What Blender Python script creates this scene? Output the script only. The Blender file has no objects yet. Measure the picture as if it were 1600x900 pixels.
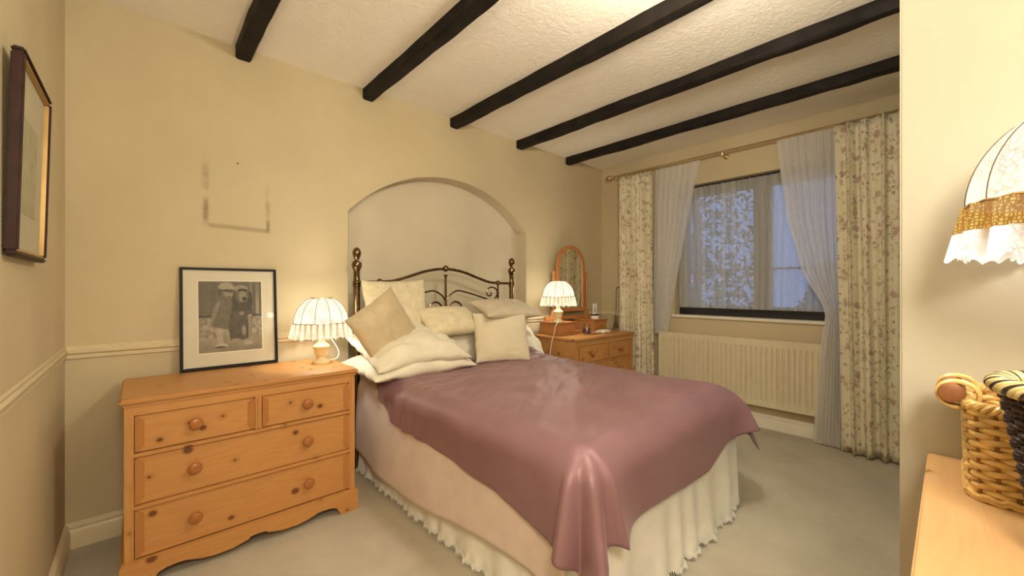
import bpy, bmesh, math, random
from mathutils import Vector, Matrix, noise
import numpy as np
random.seed(7)
PI = math.pi
S = bpy.context.scene
COL = S.collection
# ------------------------------------------------------------------ camera, sky, exposure
FPX, YAW, CH, CD = 630.0, math.radians(42.6), 1.137, 2.603      # focal length in px of a 1600 wide frame
cam_d = bpy.data.cameras.new('camera')
cam_d.sensor_width = 36.0
cam_d.lens = 36.0 * FPX / 1600.0
cam_d.clip_start = 0.02
cam = bpy.data.objects.new('camera', cam_d)
cam.location = (0, -CD, CH)
cam.rotation_euler = (PI / 2, 0, -YAW)
COL.objects.link(cam)
S.camera = cam
S.view_settings.view_transform = 'Standard'
S.view_settings.look = 'None'
S.view_settings.gamma = 1.0
S.view_settings.use_curve_mapping = False
S.view_settings.exposure = 0.2
S.cycles.use_denoising = True
S.cycles.sample_clamp_indirect = 6.0
W = bpy.data.worlds.new('dusk_sky')
S.world = W
W.use_nodes = True
W.node_tree.nodes['Background'].inputs[0].default_value = (0.24, 0.40, 0.78, 1)
W.node_tree.nodes['Background'].inputs[1].default_value = 0.95
LAMP_COL = (1.0, 0.925, 0.79)
P_LAMP_CHEST, P_LAMP_MIRROR, P_LAMP_DRESSER, P_ADDED_PENDANT, P_ADDED_FLUSH = 6.5, 6.5, 2.5, 54.0, 36.0
SHADE_GLOW = 0.80

sY, cY = math.sin(YAW), math.cos(YAW)
def ray(x, y):
    u, v = (x - 800) / FPX, (450 - y) / FPX
    return sY + u * cY, cY - u * sY, v
def onY(x, y, Y):
    r = ray(x, y); t = (Y + CD) / r[1]
    return Vector((r[0] * t, Y, CH + r[2] * t))
def onX(x, y, X):
    r = ray(x, y); t = X / r[0]
    return Vector((X, -CD + r[1] * t, CH + r[2] * t))

# ------------------------------------------------------------------ materials
def mat(name):
    m = bpy.data.materials.new(name); m.use_nodes = True
    nt = m.node_tree; b = nt.nodes['Principled BSDF']
    return m, nt, b
def nd(nt, t, **kw):
    n = nt.nodes.new(t)
    for k, v in kw.items():
        if k.startswith('i_'):
            n.inputs[k[2:].replace('_', ' ')].default_value = v
        else:
            setattr(n, k, v)
    return n
def ln(nt, a, b): nt.links.new(a, b)
def coords(nt, scale=(1, 1, 1), kind='Object', rot=(0, 0, 0)):
    tc = nd(nt, 'ShaderNodeTexCoord'); mp = nd(nt, 'ShaderNodeMapping')
    mp.inputs['Scale'].default_value = scale; mp.inputs['Rotation'].default_value = rot
    ln(nt, tc.outputs[kind], mp.inputs['Vector']); return mp.outputs['Vector']
def ramp(nt, fac, stops, interp='LINEAR'):
    r = nd(nt, 'ShaderNodeValToRGB'); r.color_ramp.interpolation = interp
    e = r.color_ramp.elements
    while len(e) < len(stops): e.new(0.5)
    for i, (p, c) in enumerate(stops):
        e[i].position = p; e[i].color = tuple(c) + (1,) if len(c) == 3 else c
    ln(nt, fac, r.inputs['Fac']); return r.outputs['Color']
def mixc(nt, fac, a, b, mode='MIX'):
    m = nd(nt, 'ShaderNodeMix', data_type='RGBA', blend_type=mode)
    for s, v in ((m.inputs['Factor'], fac), (m.inputs['A'], a), (m.inputs['B'], b)):
        if hasattr(v, 'is_linked'): ln(nt, v, s)
        elif isinstance(v, (int, float)): s.default_value = v
        else: s.default_value = tuple(v) + (1,)
    return m.outputs['Result']
def mth(nt, op, a, b=0.0, c=None):
    m = nd(nt, 'ShaderNodeMath', operation=op)
    for i, v in enumerate((a, b) if c is None else (a, b, c)):
        if hasattr(v, 'is_linked'): ln(nt, v, m.inputs[i])
        else: m.inputs[i].default_value = v
    return m.outputs[0]
def noi(nt, vec, scale, detail=4, rough=0.55, dist=0.0):
    n = nd(nt, 'ShaderNodeTexNoise'); n.inputs['Scale'].default_value = scale
    n.inputs['Detail'].default_value = detail; n.inputs['Roughness'].default_value = rough
    n.inputs['Distortion'].default_value = dist
    ln(nt, vec, n.inputs['Vector']); return n.outputs['Fac']
def bump(nt, b, h, strength, dist=0.01):
    n = nd(nt, 'ShaderNodeBump'); n.inputs['Strength'].default_value = strength
    n.inputs['Distance'].default_value = dist
    ln(nt, h, n.inputs['Height']); ln(nt, n.outputs['Normal'], b.inputs['Normal'])
def simple(name, col, rough=0.6, metal=0.0, var=0.08, nscale=12.0, bmp=0.0, bscale=80.0, **kw):
    m, nt, b = mat(name)
    v = coords(nt)
    f = noi(nt, v, nscale)
    dark = tuple(c * (1 - var) for c in col); lite = tuple(min(1, c * (1 + var)) for c in col)
    ln(nt, ramp(nt, f, [(0.3, dark), (0.7, lite)]), b.inputs['Base Color'])
    b.inputs['Roughness'].default_value = rough; b.inputs['Metallic'].default_value = metal
    for k, val in kw.items(): b.inputs[k.replace('_', ' ')].default_value = val
    if bmp: bump(nt, b, noi(nt, v, bscale, 5), bmp, 0.004)
    return m

def pine(name, base, dark, axis='X', knots=1.0, rough=0.42):
    m, nt, b = mat(name)
    sc = {'X': (0.55, 6, 6), 'Y': (6, 0.55, 6), 'Z': (6, 6, 0.55)}[axis]
    v = coords(nt, sc)
    g = noi(nt, v, 3.0, 3, 0.5, 0.6)
    bands = mth(nt, 'FRACT', mth(nt, 'MULTIPLY', g, 7.0))
    tri = mth(nt, 'ABSOLUTE', mth(nt, 'SUBTRACT', bands, 0.5))
    mid = tuple((a + d) / 2 for a, d in zip(base, dark))
    c = mixc(nt, mth(nt, 'MULTIPLY', tri, 1.0), base, mid)
    c = mixc(nt, mth(nt, 'MULTIPLY', noi(nt, coords(nt), 3.0, 2), 0.35), c, mid)
    sx = nd(nt, 'ShaderNodeSeparateXYZ'); ln(nt, coords(nt), sx.inputs[0])
    al = {'X': 0, 'Y': 1, 'Z': 2}[axis]; oth = [q for q in range(3) if q != al]
    cv = nd(nt, 'ShaderNodeCombineXYZ'); ln(nt, mth(nt, 'MULTIPLY', sx.outputs[al], 8.5), cv.inputs[0])
    ln(nt, mth(nt, 'MULTIPLY', mth(nt, 'ADD', sx.outputs[oth[0]], sx.outputs[oth[1]]), 10.0), cv.inputs[1])
    vo = nd(nt, 'ShaderNodeTexVoronoi', voronoi_dimensions='2D'); vo.inputs['Scale'].default_value = 1.0
    ln(nt, cv.outputs[0], vo.inputs['Vector'])
    sep = nd(nt, 'ShaderNodeSeparateColor'); ln(nt, vo.outputs['Color'], sep.inputs['Color'])
    pick = mth(nt, 'GREATER_THAN', sep.outputs['Red'], 0.55)
    rad = mth(nt, 'MULTIPLY_ADD', mth(nt, 'POWER', sep.outputs['Green'], 2.0), 0.10, 0.045)
    kn = nd(nt, 'ShaderNodeMapRange', interpolation_type='SMOOTHSTEP'); ln(nt, vo.outputs['Distance'], kn.inputs['Value'])
    ln(nt, mth(nt, 'MULTIPLY', rad, 1.35), kn.inputs['From Min']); ln(nt, mth(nt, 'MULTIPLY', rad, 0.6), kn.inputs['From Max'])
    k = kn.outputs[0]
    halo = nd(nt, 'ShaderNodeMapRange'); halo.inputs['From Min'].default_value = 0.22; halo.inputs['From Max'].default_value = 0.06
    ln(nt, vo.outputs['Distance'], halo.inputs['Value'])
    c = mixc(nt, mth(nt, 'MULTIPLY', mth(nt, 'MULTIPLY', halo.outputs[0], pick), 0.5 * knots), c, dark)
    c = mixc(nt, mth(nt, 'MULTIPLY', mth(nt, 'MULTIPLY', k, pick), 0.85 * knots), c, (dark[0] * .30, dark[1] * .20, dark[2] * .15))
    ln(nt, c, b.inputs['Base Color'])
    b.inputs['Roughness'].default_value = rough
    bump(nt, b, tri, 0.05, 0.002)
    return m
PB, PD = (0.58, 0.285, 0.088), (0.34, 0.130, 0.030)
M = {}
M['pine_x'] = pine('honey_pine_along', PB, PD, 'X')
M['pine_z'] = pine('honey_pine_upright', PB, PD, 'Z', 0.6)
M['pine_y'] = pine('honey_pine_deep', PB, PD, 'Y', 0.6)
M['pine_knob'] = pine('honey_pine_knob', (0.42, 0.15, 0.04), (0.25, 0.08, 0.02), 'X', 0.0, 0.3)
M['pine_knob_l'] = pine('honey_pine_chamfer', (0.47, 0.20, 0.055), (0.30, 0.11, 0.025), 'Z', 0.0)
M['pine_pale'] = pine('pale_pine_top', (0.60, 0.37, 0.17), (0.42, 0.21, 0.07), 'X', 0.8)
M['oak'] = pine('mirror_pine', (0.50, 0.22, 0.065), (0.30, 0.11, 0.03), 'Z', 0.2)
M['beam'] = simple('black_stained_oak', (0.014, 0.010, 0.007), 0.65, var=0.45, nscale=9, bmp=0.6, bscale=30, Specular_IOR_Level=0.2)

def wall_mat(name, col, stain=False):
    m, nt, b = mat(name)
    v = coords(nt)
    c = ramp(nt, noi(nt, v, 2.2, 5, 0.6), [(0.3, tuple(x * 0.93 for x in col)), (0.7, tuple(min(1, x * 1.05) for x in col))])
    if stain:                       # grime left on the plaster round the edge of a picture that hung there
        geo = nd(nt, 'ShaderNodeNewGeometry'); sp = nd(nt, 'ShaderNodeSeparateXYZ')
        ln(nt, geo.outputs['Position'], sp.inputs[0])
        X, Z = sp.outputs['X'], sp.outputs['Z']
        def band(val, c0, w):
            n = nd(nt, 'ShaderNodeMapRange', interpolation_type='SMOOTHSTEP')
            ln(nt, mth(nt, 'ABSOLUTE', mth(nt, 'SUBTRACT', val, c0)), n.inputs['Value'])
            n.inputs['From Min'].default_value = w; n.inputs['From Max'].default_value = w * 0.15
            return n.outputs[0]
        def rng(val, a, bb, soft):
            n = nd(nt, 'ShaderNodeMapRange', interpolation_type='SMOOTHSTEP'); ln(nt, val, n.inputs['Value'])
            n.inputs['From Min'].default_value = a - soft; n.inputs['From Max'].default_value = a + soft
            q = nd(nt, 'ShaderNodeMapRange', interpolation_type='SMOOTHSTEP'); ln(nt, val, q.inputs['Value'])
            q.inputs['From Min'].default_value = bb + soft; q.inputs['From Max'].default_value = bb - soft
            return mth(nt, 'MULTIPLY', n.outputs[0], q.outputs[0])
        blot = ramp(nt, noi(nt, v, 14, 3), [(0.35, (0, 0, 0)), (0.62, (1, 1, 1))])
        l = mth(nt, 'MULTIPLY', band(X, 0.243, 0.026), rng(Z, 1.475, 1.80, 0.03))
        l2 = mth(nt, 'MULTIPLY', band(X, 0.245, 0.018), rng(Z, 1.475, 1.60, 0.03))
        r_ = mth(nt, 'MULTIPLY', band(X, 0.525, 0.020), rng(Z, 1.455, 1.70, 0.05))
        r2 = mth(nt, 'MULTIPLY', band(X, 0.525, 0.014), rng(Z, 1.46, 1.52, 0.02))
        bz = mth(nt, 'ADD', Z, mth(nt, 'MULTIPLY', X, 0.03))
        bt = mth(nt, 'MULTIPLY', band(bz, 1.472, 0.020), rng(X, 0.255, 0.535, 0.012))
        tot = mth(nt, 'ADD', mth(nt, 'MULTIPLY', mth(nt, 'ADD', l, r_), mth(nt, 'MULTIPLY', blot, 0.35)), mth(nt, 'MULTIPLY', mth(nt, 'ADD', mth(nt, 'ADD', l2, r2), mth(nt, 'MULTIPLY', bt, 0.9)), 0.45))
        tot = mth(nt, 'MINIMUM', tot, 0.8)
        c = mixc(nt, tot, c, (0.16, 0.10, 0.035))
    ln(nt, c, b.inputs['Base Color'])
    b.inputs['Roughness'].default_value = 0.75
    bump(nt, b, noi(nt, v, 25, 5, 0.6), 0.12, 0.008)
    return m
WALL = (0.575, 0.480, 0.298)
M['wall'] = wall_mat('cream_plaster', WALL)
M['wall_b'] = wall_mat('cream_plaster_with_picture_grime', WALL, True)
M['niche'] = wall_mat('paler_cream_plaster', (0.63, 0.555, 0.405))
M['wall_p'] = wall_mat('off_white_plaster', (0.50, 0.465, 0.375))
M['ceil'] = None
m, nt, b = mat('textured_ceiling'); v = coords(nt)
ln(nt, ramp(nt, noi(nt, v, 3, 4), [(0.3, (0.86, 0.80, 0.68)), (0.7, (0.92, 0.86, 0.74))]), b.inputs['Base Color'])
b.inputs['Roughness'].default_value = 0.85
bump(nt, b, noi(nt, v, 32, 6, 0.65, 0.8), 0.55, 0.012); M['ceil'] = m
m, nt, b = mat('beige_carpet'); v = coords(nt)
c = ramp(nt, noi(nt, v, 3.5, 4, 0.6), [(0.3, (0.52, 0.47, 0.36)), (0.7, (0.68, 0.62, 0.49))])
c = mixc(nt, mth(nt, 'MULTIPLY', noi(nt, v, 420, 2), 0.45), c, (0.34, 0.29, 0.21))
ln(nt, c, b.inputs['Base Color']); b.inputs['Roughness'].default_value = 0.95
bump(nt, b, noi(nt, v, 380, 3), 0.5, 0.006); M['carpet'] = m
M['gloss'] = simple('cream_gloss_paint', (0.72, 0.61, 0.40), 0.35, var=0.04)
M['white_gloss'] = simple('white_gloss_paint', (0.80, 0.74, 0.60), 0.3, var=0.03)
M['radiator'] = simple('cream_radiator_enamel', (0.70, 0.62, 0.42), 0.35, var=0.04)
M['bronze'] = simple('antique_brass', (0.20, 0.135, 0.075), 0.22, 1.0, var=0.35, nscale=20)
M['brass'] = simple('aged_gold_pole', (0.62, 0.48, 0.26), 0.3, 1.0, var=0.1)
M['black_wood'] = simple('black_painted_timber', (0.012, 0.011, 0.012), 0.4, var=0.2)
M['black'] = simple('black_lacquer', (0.008, 0.006, 0.006), 0.45, var=0.2, Specular_IOR_Level=0.2)
M['mahogany'] = simple('dark_mahogany', (0.034, 0.011, 0.006), 0.5, var=0.3, nscale=25, Specular_IOR_Level=0.2)
M['gilt'] = simple('worn_gilt', (0.45, 0.28, 0.10), 0.35, 0.6, var=0.15)
M['mount'] = simple('cream_mount_card', (0.62, 0.57, 0.43), 0.7, var=0.03)
M['mount_l'] = simple('green_cream_mount_card', (0.50, 0.46, 0.31), 0.7, var=0.05)
M['porcelain'] = simple('cream_turned_wood', (0.80, 0.62, 0.34), 0.35, var=0.06)
M['cord'] = simple('white_flex', (0.85, 0.80, 0.68), 0.45, var=0.02)
M['rib'] = simple('brown_piping', (0.13, 0.075, 0.025), 0.8, var=0.2)
M['dkrail'] = simple('black_curtain_wire', (0.015, 0.013, 0.012), 0.5, var=0.2)

def cloth(name, col, rough=0.8, var=0.06, sheen=0.2, weave=500, bmp=0.15, wr=9.0):
    m, nt, b = mat(name); v = coords(nt)
    f = noi(nt, v, wr, 3)
    ln(nt, ramp(nt, f, [(0.3, tuple(c * (1 - var) for c in col)), (0.7, tuple(min(1, c * (1 + var)) for c in col))]), b.inputs['Base Color'])
    b.inputs['Roughness'].default_value = rough
    b.inputs['Sheen Weight'].default_value = sheen
    bump(nt, b, noi(nt, v, weave, 2), bmp, 0.002)
    return m
M['linen'] = cloth('ivory_cotton', (0.78, 0.72, 0.56))
M['white_cotton'] = cloth('white_cotton', (0.90, 0.88, 0.80))
M['blush'] = cloth('blush_cotton_sheet', (0.72, 0.58, 0.51))
M['cushion_cream'] = cloth('cream_brocade', (0.72, 0.63, 0.42), var=0.10, wr=22)
M['cushion_plain'] = cloth('plain_cream_linen', (0.68, 0.60, 0.43), var=0.03)
M['cushion_taupe'] = cloth('taupe_silk', (0.56, 0.45, 0.27), 0.55, var=0.10, wr=14)
M['cushion_grey'] = cloth('greige_silk', (0.58, 0.50, 0.36), 0.5, var=0.08)
M['sequin'] = simple('silver_sequin', (0.95, 0.93, 0.88), 0.2, 0.3)
# mauve satin
m, nt, b = mat('mauve_satin'); v = coords(nt)
ln(nt, ramp(nt, noi(nt, v, 5, 3), [(0.3, (0.220, 0.117, 0.130)), (0.7, (0.268, 0.148, 0.163))]), b.inputs['Base Color'])
b.inputs['Specular IOR Level'].default_value = 0.75; b.inputs['Specular Tint'].default_value = (1, .74, .76, 1)
b.inputs['Roughness'].default_value = 0.43; b.inputs['Sheen Weight'].default_value = 0.2
b.inputs['Sheen Roughness'].default_value = 0.35; b.inputs['Sheen Tint'].default_value = (1, 0.72, 0.72, 1)
bump(nt, b, noi(nt, coords(nt, (1, 3, 1)), 40, 4), 0.10, 0.004); M['satin'] = m

def sheer(name, col, clear, rngv=0.06, st=(6, 40, 0.6)):
    m, nt, b = mat(name)
    out = nt.nodes['Material Output']
    nt.nodes.remove(b)
    d = nd(nt, 'ShaderNodeBsdfDiffuse'); t = nd(nt, 'ShaderNodeBsdfTranslucent'); tr = nd(nt, 'ShaderNodeBsdfTransparent')
    c = ramp(nt, noi(nt, coords(nt), 30, 2), [(0.2, tuple(x * 0.92 for x in col)), (0.8, col)])
    ln(nt, c, d.inputs['Color']); ln(nt, c, t.inputs['Color'])
    m1 = nd(nt, 'ShaderNodeMixShader'); m1.inputs[0].default_value = 0.45
    ln(nt, d.outputs[0], m1.inputs[1]); ln(nt, t.outputs[0], m1.inputs[2])
    m2 = nd(nt, 'ShaderNodeMixShader')
    th = noi(nt, coords(nt, st), 2.0, 3)
    f = nd(nt, 'ShaderNodeMapRange'); ln(nt, th, f.inputs['Value'])
    f.inputs['From Min'].default_value = 0.3; f.inputs['From Max'].default_value = 0.7
    f.inputs['To Min'].default_value = clear + rngv; f.inputs['To Max'].default_value = clear - rngv
    ln(nt, f.outputs[0], m2.inputs[0])
    ln(nt, m1.outputs[0], m2.inputs[1]); ln(nt, tr.outputs[0], m2.inputs[2])
    ln(nt, m2.outputs[0], out.inputs['Surface'])
    return m
M['voile'] = sheer('white_voile', (0.95, 0.93, 0.90), 0.24)
M['net'] = sheer('ivory_net', (0.90, 0.87, 0.80), 0.30, 0.16, (1, 9, 0.12))

# floral chintz (uv = metres of cloth)
m, nt, b = mat('floral_chintz')
uv = coords(nt, (1, 1, 1), 'UV')
def flower_layer(c, scale, rad, col, thr, off):
    mp = nd(nt, 'ShaderNodeMapping'); mp.inputs['Location'].default_value = (off, off * 0.7, 0); ln(nt, uv, mp.inputs['Vector'])
    wob = nd(nt, 'ShaderNodeTexNoise'); wob.inputs['Scale'].default_value = scale * 3.0; ln(nt, mp.outputs[0], wob.inputs['Vector'])
    av = nd(nt, 'ShaderNodeMix', data_type='VECTOR'); av.inputs['Factor'].default_value = 0.06
    ln(nt, mp.outputs[0], av.inputs[4]); ln(nt, wob.outputs['Color'], av.inputs[5])
    vo = nd(nt, 'ShaderNodeTexVoronoi', voronoi_dimensions='2D'); vo.inputs['Scale'].default_value = scale
    ln(nt, av.outputs[1], vo.inputs['Vector'])
    sp = nd(nt, 'ShaderNodeSeparateColor'); ln(nt, vo.outputs['Color'], sp.inputs['Color'])
    pick = mth(nt, 'GREATER_THAN', sp.outputs['Red'], thr)
    n = nd(nt, 'ShaderNodeMapRange'); ln(nt, vo.outputs['Distance'], n.inputs['Value'])
    n.inputs['From Min'].default_value = rad; n.inputs['From Max'].default_value = rad * 0.6
    return mixc(nt, mth(nt, 'MULTIPLY', mth(nt, 'MULTIPLY', n.outputs[0], pick), 0.8), c, col)
c = ramp(nt, noi(nt, uv, 6, 3), [(0.3, (0.72, 0.65, 0.46)), (0.7, (0.82, 0.75, 0.56))])
c = flower_layer(c, 17, 0.27, (0.42, 0.40, 0.20), 0.68, 0.3)
c = flower_layer(c, 34, 0.30, (0.30, 0.30, 0.14), 0.72, 1.7)
c = flower_layer(c, 10, 0.24, (0.46, 0.27, 0.22), 0.62, 2.9)
c = flower_layer(c, 26, 0.28, (0.32, 0.17, 0.17), 0.78, 4.1)
c = flower_layer(c, 13, 0.22, (0.56, 0.42, 0.34), 0.62, 6.3)
ln(nt, c, b.inputs['Base Color']); b.inputs['Roughness'].default_value = 0.85
bump(nt, b, noi(nt, uv, 300, 2), 0.1, 0.002); M['floral'] = m

def glassy(name, tint=(1, 1, 1), gloss=0.07):
    m, nt, b = mat(name); out = nt.nodes['Material Output']; nt.nodes.remove(b)
    tr = nd(nt, 'ShaderNodeBsdfTransparent'); tr.inputs[0].default_value = tuple(tint) + (1,)
    g = nd(nt, 'ShaderNodeBsdfGlossy'); g.inputs['Roughness'].default_value = 0.03
    x = nd(nt, 'ShaderNodeMixShader'); x.inputs[0].default_value = gloss
    ln(nt, tr.outputs[0], x.inputs[1]); ln(nt, g.outputs[0], x.inputs[2]); ln(nt, x.outputs[0], out.inputs['Surface'])
    return m
M['pane'] = glassy('window_glass', (0.9, 0.95, 1.0), 0.06)
M['picture_glass'] = glassy('picture_glass', (1, 1, 1), 0.02)
M['jar_glass'] = glassy('jar_glass', (0.85, 0.85, 0.9), 0.18)
m, nt, b = mat('mirror_silver'); b.inputs['Metallic'].default_value = 1; b.inputs['Roughness'].default_value = 0.03
ln(nt, ramp(nt, noi(nt, coords(nt), 6), [(0, (0.80, 0.80, 0.77)), (1, (0.84, 0.84, 0.81))]), b.inputs['Base Color']); M['mirror'] = m

def shade_mat(name, col, clear, glow, lace, pleats=0, dots=False):
    m, nt, b = mat(name); out = nt.nodes['Material Output']; nt.nodes.remove(b)
    tr = nd(nt, 'ShaderNodeBsdfTransparent'); em = nd(nt, 'ShaderNodeEmission')
    v = coords(nt)
    vo = nd(nt, 'ShaderNodeTexVoronoi', feature='DISTANCE_TO_EDGE'); vo.inputs['Scale'].default_value = lace
    if dots: vo.inputs['Randomness'].default_value = 0.45
    ln(nt, v, vo.inputs['Vector'])
    n = nd(nt, 'ShaderNodeMapRange'); n.inputs['From Min'].default_value = 0.02; n.inputs['From Max'].default_value = 0.14
    ln(nt, vo.outputs['Distance'], n.inputs['Value'])
    patch = ramp(nt, noi(nt, v, lace * 0.22, 2), [(0.42, (0, 0, 0)), (0.58, (1, 1, 1))])
    if dots: n.inputs['From Min'].default_value = 0.08; n.inputs['From Max'].default_value = 0.22; patch = 1.6
    f = mth(nt, 'MULTIPLY', mth(nt, 'SUBTRACT', 1.0, n.outputs[0]), patch)
    ln(nt, mixc(nt, mth(nt, 'MULTIPLY', f, 0.55), col, tuple(x * y for x, y in zip(col, (0.36, 0.26, 0.12)))), em.inputs['Color'])
    if pleats:                      # fold shade painted into the glow colour, darkest in the pleat valleys
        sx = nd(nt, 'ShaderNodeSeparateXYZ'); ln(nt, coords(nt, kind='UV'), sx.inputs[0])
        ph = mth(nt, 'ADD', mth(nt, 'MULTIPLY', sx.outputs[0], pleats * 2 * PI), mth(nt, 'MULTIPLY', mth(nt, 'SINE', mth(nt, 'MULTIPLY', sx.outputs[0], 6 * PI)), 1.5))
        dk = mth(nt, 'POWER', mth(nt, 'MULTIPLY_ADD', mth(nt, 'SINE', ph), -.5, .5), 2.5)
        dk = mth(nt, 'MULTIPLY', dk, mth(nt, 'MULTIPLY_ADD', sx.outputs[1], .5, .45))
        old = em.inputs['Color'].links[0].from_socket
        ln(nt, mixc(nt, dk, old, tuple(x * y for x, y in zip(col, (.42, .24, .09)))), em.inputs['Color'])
    em.inputs['Strength'].default_value = glow
    x = nd(nt, 'ShaderNodeMixShader'); x.inputs[0].default_value = clear
    ln(nt, em.outputs[0], x.inputs[1]); ln(nt, tr.outputs[0], x.inputs[2]); ln(nt, x.outputs[0], out.inputs['Surface'])
    return m
M['shade'] = shade_mat('glowing_lace_shade', (1.0, 0.92, 0.70), 0.22, SHADE_GLOW * 1.45, 85)
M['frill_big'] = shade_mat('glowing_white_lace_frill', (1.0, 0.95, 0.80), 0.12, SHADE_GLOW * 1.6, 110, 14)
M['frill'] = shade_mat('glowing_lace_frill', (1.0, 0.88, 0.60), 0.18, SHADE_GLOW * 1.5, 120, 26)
M['crochet'] = shade_mat('glowing_gold_crochet', (1.0, 0.60, 0.16), 0.08, SHADE_GLOW * 1.15, 170, 14, True)

# ------------------------------------------------------------------ mesh helpers
class MB:
    def __init__(s): s.v = []; s.f = []; s.uv = []
    def add(s, vs, fs, uv=None):
        o = len(s.v); s.v += [tuple(p) for p in vs]; s.f += [tuple(i + o for i in f) for f in fs]
        s.uv += uv if uv else [(0, 0)] * len(vs); return s
    def box(s, x0, x1, y0, y1, z0, z1, bev=0.0):
        if bev <= 0:
            v = [(x, y, z) for x in (x0, x1) for y in (y0, y1) for z in (z0, z1)]
            return s.add(v, [(0, 1, 3, 2), (4, 6, 7, 5), (0, 4, 5, 1), (2, 3, 7, 6), (0, 2, 6, 4), (1, 5, 7, 3)])
        bm = bmesh.new(); bmesh.ops.create_cube(bm, size=1)
        bmesh.ops.scale(bm, vec=(x1 - x0, y1 - y0, z1 - z0), verts=bm.verts)
        bmesh.ops.translate(bm, vec=((x0 + x1) / 2, (y0 + y1) / 2, (z0 + z1) / 2), verts=bm.verts)
        bmesh.ops.bevel(bm, geom=bm.edges[:], offset=bev, segments=2, affect='EDGES')
        bm.verts.index_update()
        s.add([p.co[:] for p in bm.verts], [[q.index for q in f.verts] for f in bm.faces]); bm.free(); return s
    def lathe(s, prof, c=(0, 0, 0), seg=28, axis='Z', caps=True):
        vs = []; n = len(prof)
        for i in range(seg):
            a = 2 * PI * i / seg
            for r, h in prof:
                p = (r * math.cos(a), r * math.sin(a), h)
                if axis == 'Y': p = (p[0], h, p[1])
                if axis == 'X': p = (h, p[0], p[1])
                vs.append((p[0] + c[0], p[1] + c[1], p[2] + c[2]))
        fs = [(i * n + j, ((i + 1) % seg) * n + j, ((i + 1) % seg) * n + j + 1, i * n + j + 1) for i in range(seg) for j in range(n - 1)]
        if caps:
            fs.append(tuple(i * n for i in range(seg))[::-1]); fs.append(tuple(i * n + n - 1 for i in range(seg)))
        return s.add(vs, fs)
    def tube(s, pts, r, seg=8, closed=False):
        pts = [Vector(p) for p in pts]; n = len(pts); vs = []
        rr = r if hasattr(r, '__len__') else [r] * n
        up = None
        for i, p in enumerate(pts):
            a = pts[(i - 1) % n] if (closed or i > 0) else p
            c = pts[(i + 1) % n] if (closed or i < n - 1) else p
            t = (c - a).normalized()
            if up is None: up = t.orthogonal().normalized()
            up = (up - t * up.dot(t))
            up = up.normalized() if up.length > 1e-6 else t.orthogonal().normalized()
            w = t.cross(up)
            for k in range(seg):
                q = 2 * PI * k / seg
                vs.append(p + (up * math.cos(q) + w * math.sin(q)) * rr[i])
        m = n if closed else n - 1
        fs = [(i * seg + k, i * seg + (k + 1) % seg, ((i + 1) % n) * seg + (k + 1) % seg, ((i + 1) % n) * seg + k) for i in range(m) for k in range(seg)]
        if not closed:
            fs.append(tuple(range(seg))[::-1]); fs.append(tuple((n - 1) * seg + k for k in range(seg)))
        return s.add(vs, fs)
    def grid(s, fn, nu, nv, uvfn=None, closed_u=False):
        vs = []; uv = []
        for i in range(nu):
            for j in range(nv):
                u = i / (nu if closed_u else nu - 1); v = j / (nv - 1)
                vs.append(tuple(fn(u, v))); uv.append(uvfn(u, v) if uvfn else (u, v))
        fs = [(i * nv + j, ((i + 1) % nu) * nv + j, ((i + 1) % nu) * nv + j + 1, i * nv + j + 1) for i in range(nu if closed_u else nu - 1) for j in range(nv - 1)]
        return s.add(vs, fs, uv)
    def prism(s, poly, y0, y1):                   # polygon in x,z extruded in y
        n = len(poly)
        vs = [(x, y0, z) for x, z in poly] + [(x, y1, z) for x, z in poly]
        fs = [tuple(range(n)), tuple(range(2 * n - 1, n - 1, -1))] + [(i, i + n, (i + 1) % n + n, (i + 1) % n) for i in range(n)]
        return s.add(vs, fs)
    def mesh(s, name, off=(0, 0, 0)):
        me = bpy.data.meshes.new(name)
        me.from_pydata([(p[0] - off[0], p[1] - off[1], p[2] - off[2]) for p in s.v], [], s.f)
        bm = bmesh.new(); bm.from_mesh(me); bmesh.ops.recalc_face_normals(bm, faces=bm.faces); bm.to_mesh(me); bm.free()
        ul = me.uv_layers.new(name='UVMap')
        for l in me.loops: ul.data[l.index].uv = s.uv[l.vertex_index]
        return me
def cr(pts, n=8):                                 # Catmull-Rom smoothing
    pts = [Vector(p) for p in pts]; out = []
    for i in range(len(pts) - 1):
        p0 = pts[max(i - 1, 0)]; p1 = pts[i]; p2 = pts[i + 1]; p3 = pts[min(i + 2, len(pts) - 1)]
        for k in range(n):
            t = k / n
            out.append(0.5 * ((2 * p1) + (p2 - p0) * t + (2 * p0 - 5 * p1 + 4 * p2 - p3) * t * t + (3 * p1 - p0 - 3 * p2 + p3) * t ** 3))
    return out + [pts[-1]]
def link(name, me, m, smooth=False):
    o = bpy.data.objects.new(name, me); COL.objects.link(o)
    if m: me.materials.append(M[m] if isinstance(m, str) else m)
    if smooth:
        for p in me.polygons: p.use_smooth = True
        if smooth == 'auto':
            me.set_sharp_from_angle(angle=math.radians(35))
    return o
def tag(o, label, cat, group=None, kind=None):
    if label: o['label'] = label
    if cat: o['category'] = cat
    if group: o['group'] = group
    if kind: o['kind'] = kind
    return o
def thing(name, loc, label, cat, group=None, rz=0):
    o = bpy.data.objects.new(name, None); COL.objects.link(o); o.empty_display_size = 0.1
    o.location = loc; o.rotation_euler = (0, 0, rz)
    return tag(o, label, cat, group)
def part(name, mb, m, parent, smooth='auto', label=None, world=True):
    """mesh in world coordinates (world=True) or in the parent's own coordinates"""
    off = (0, 0, 0)
    if world:
        q = parent; off = Vector((0, 0, 0))
        while q is not None: off = off + q.location; q = q.parent
    o = link(name, mb.mesh(name, off), m, smooth); o.parent = parent
    if label: o['label'] = label
    return o
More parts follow.
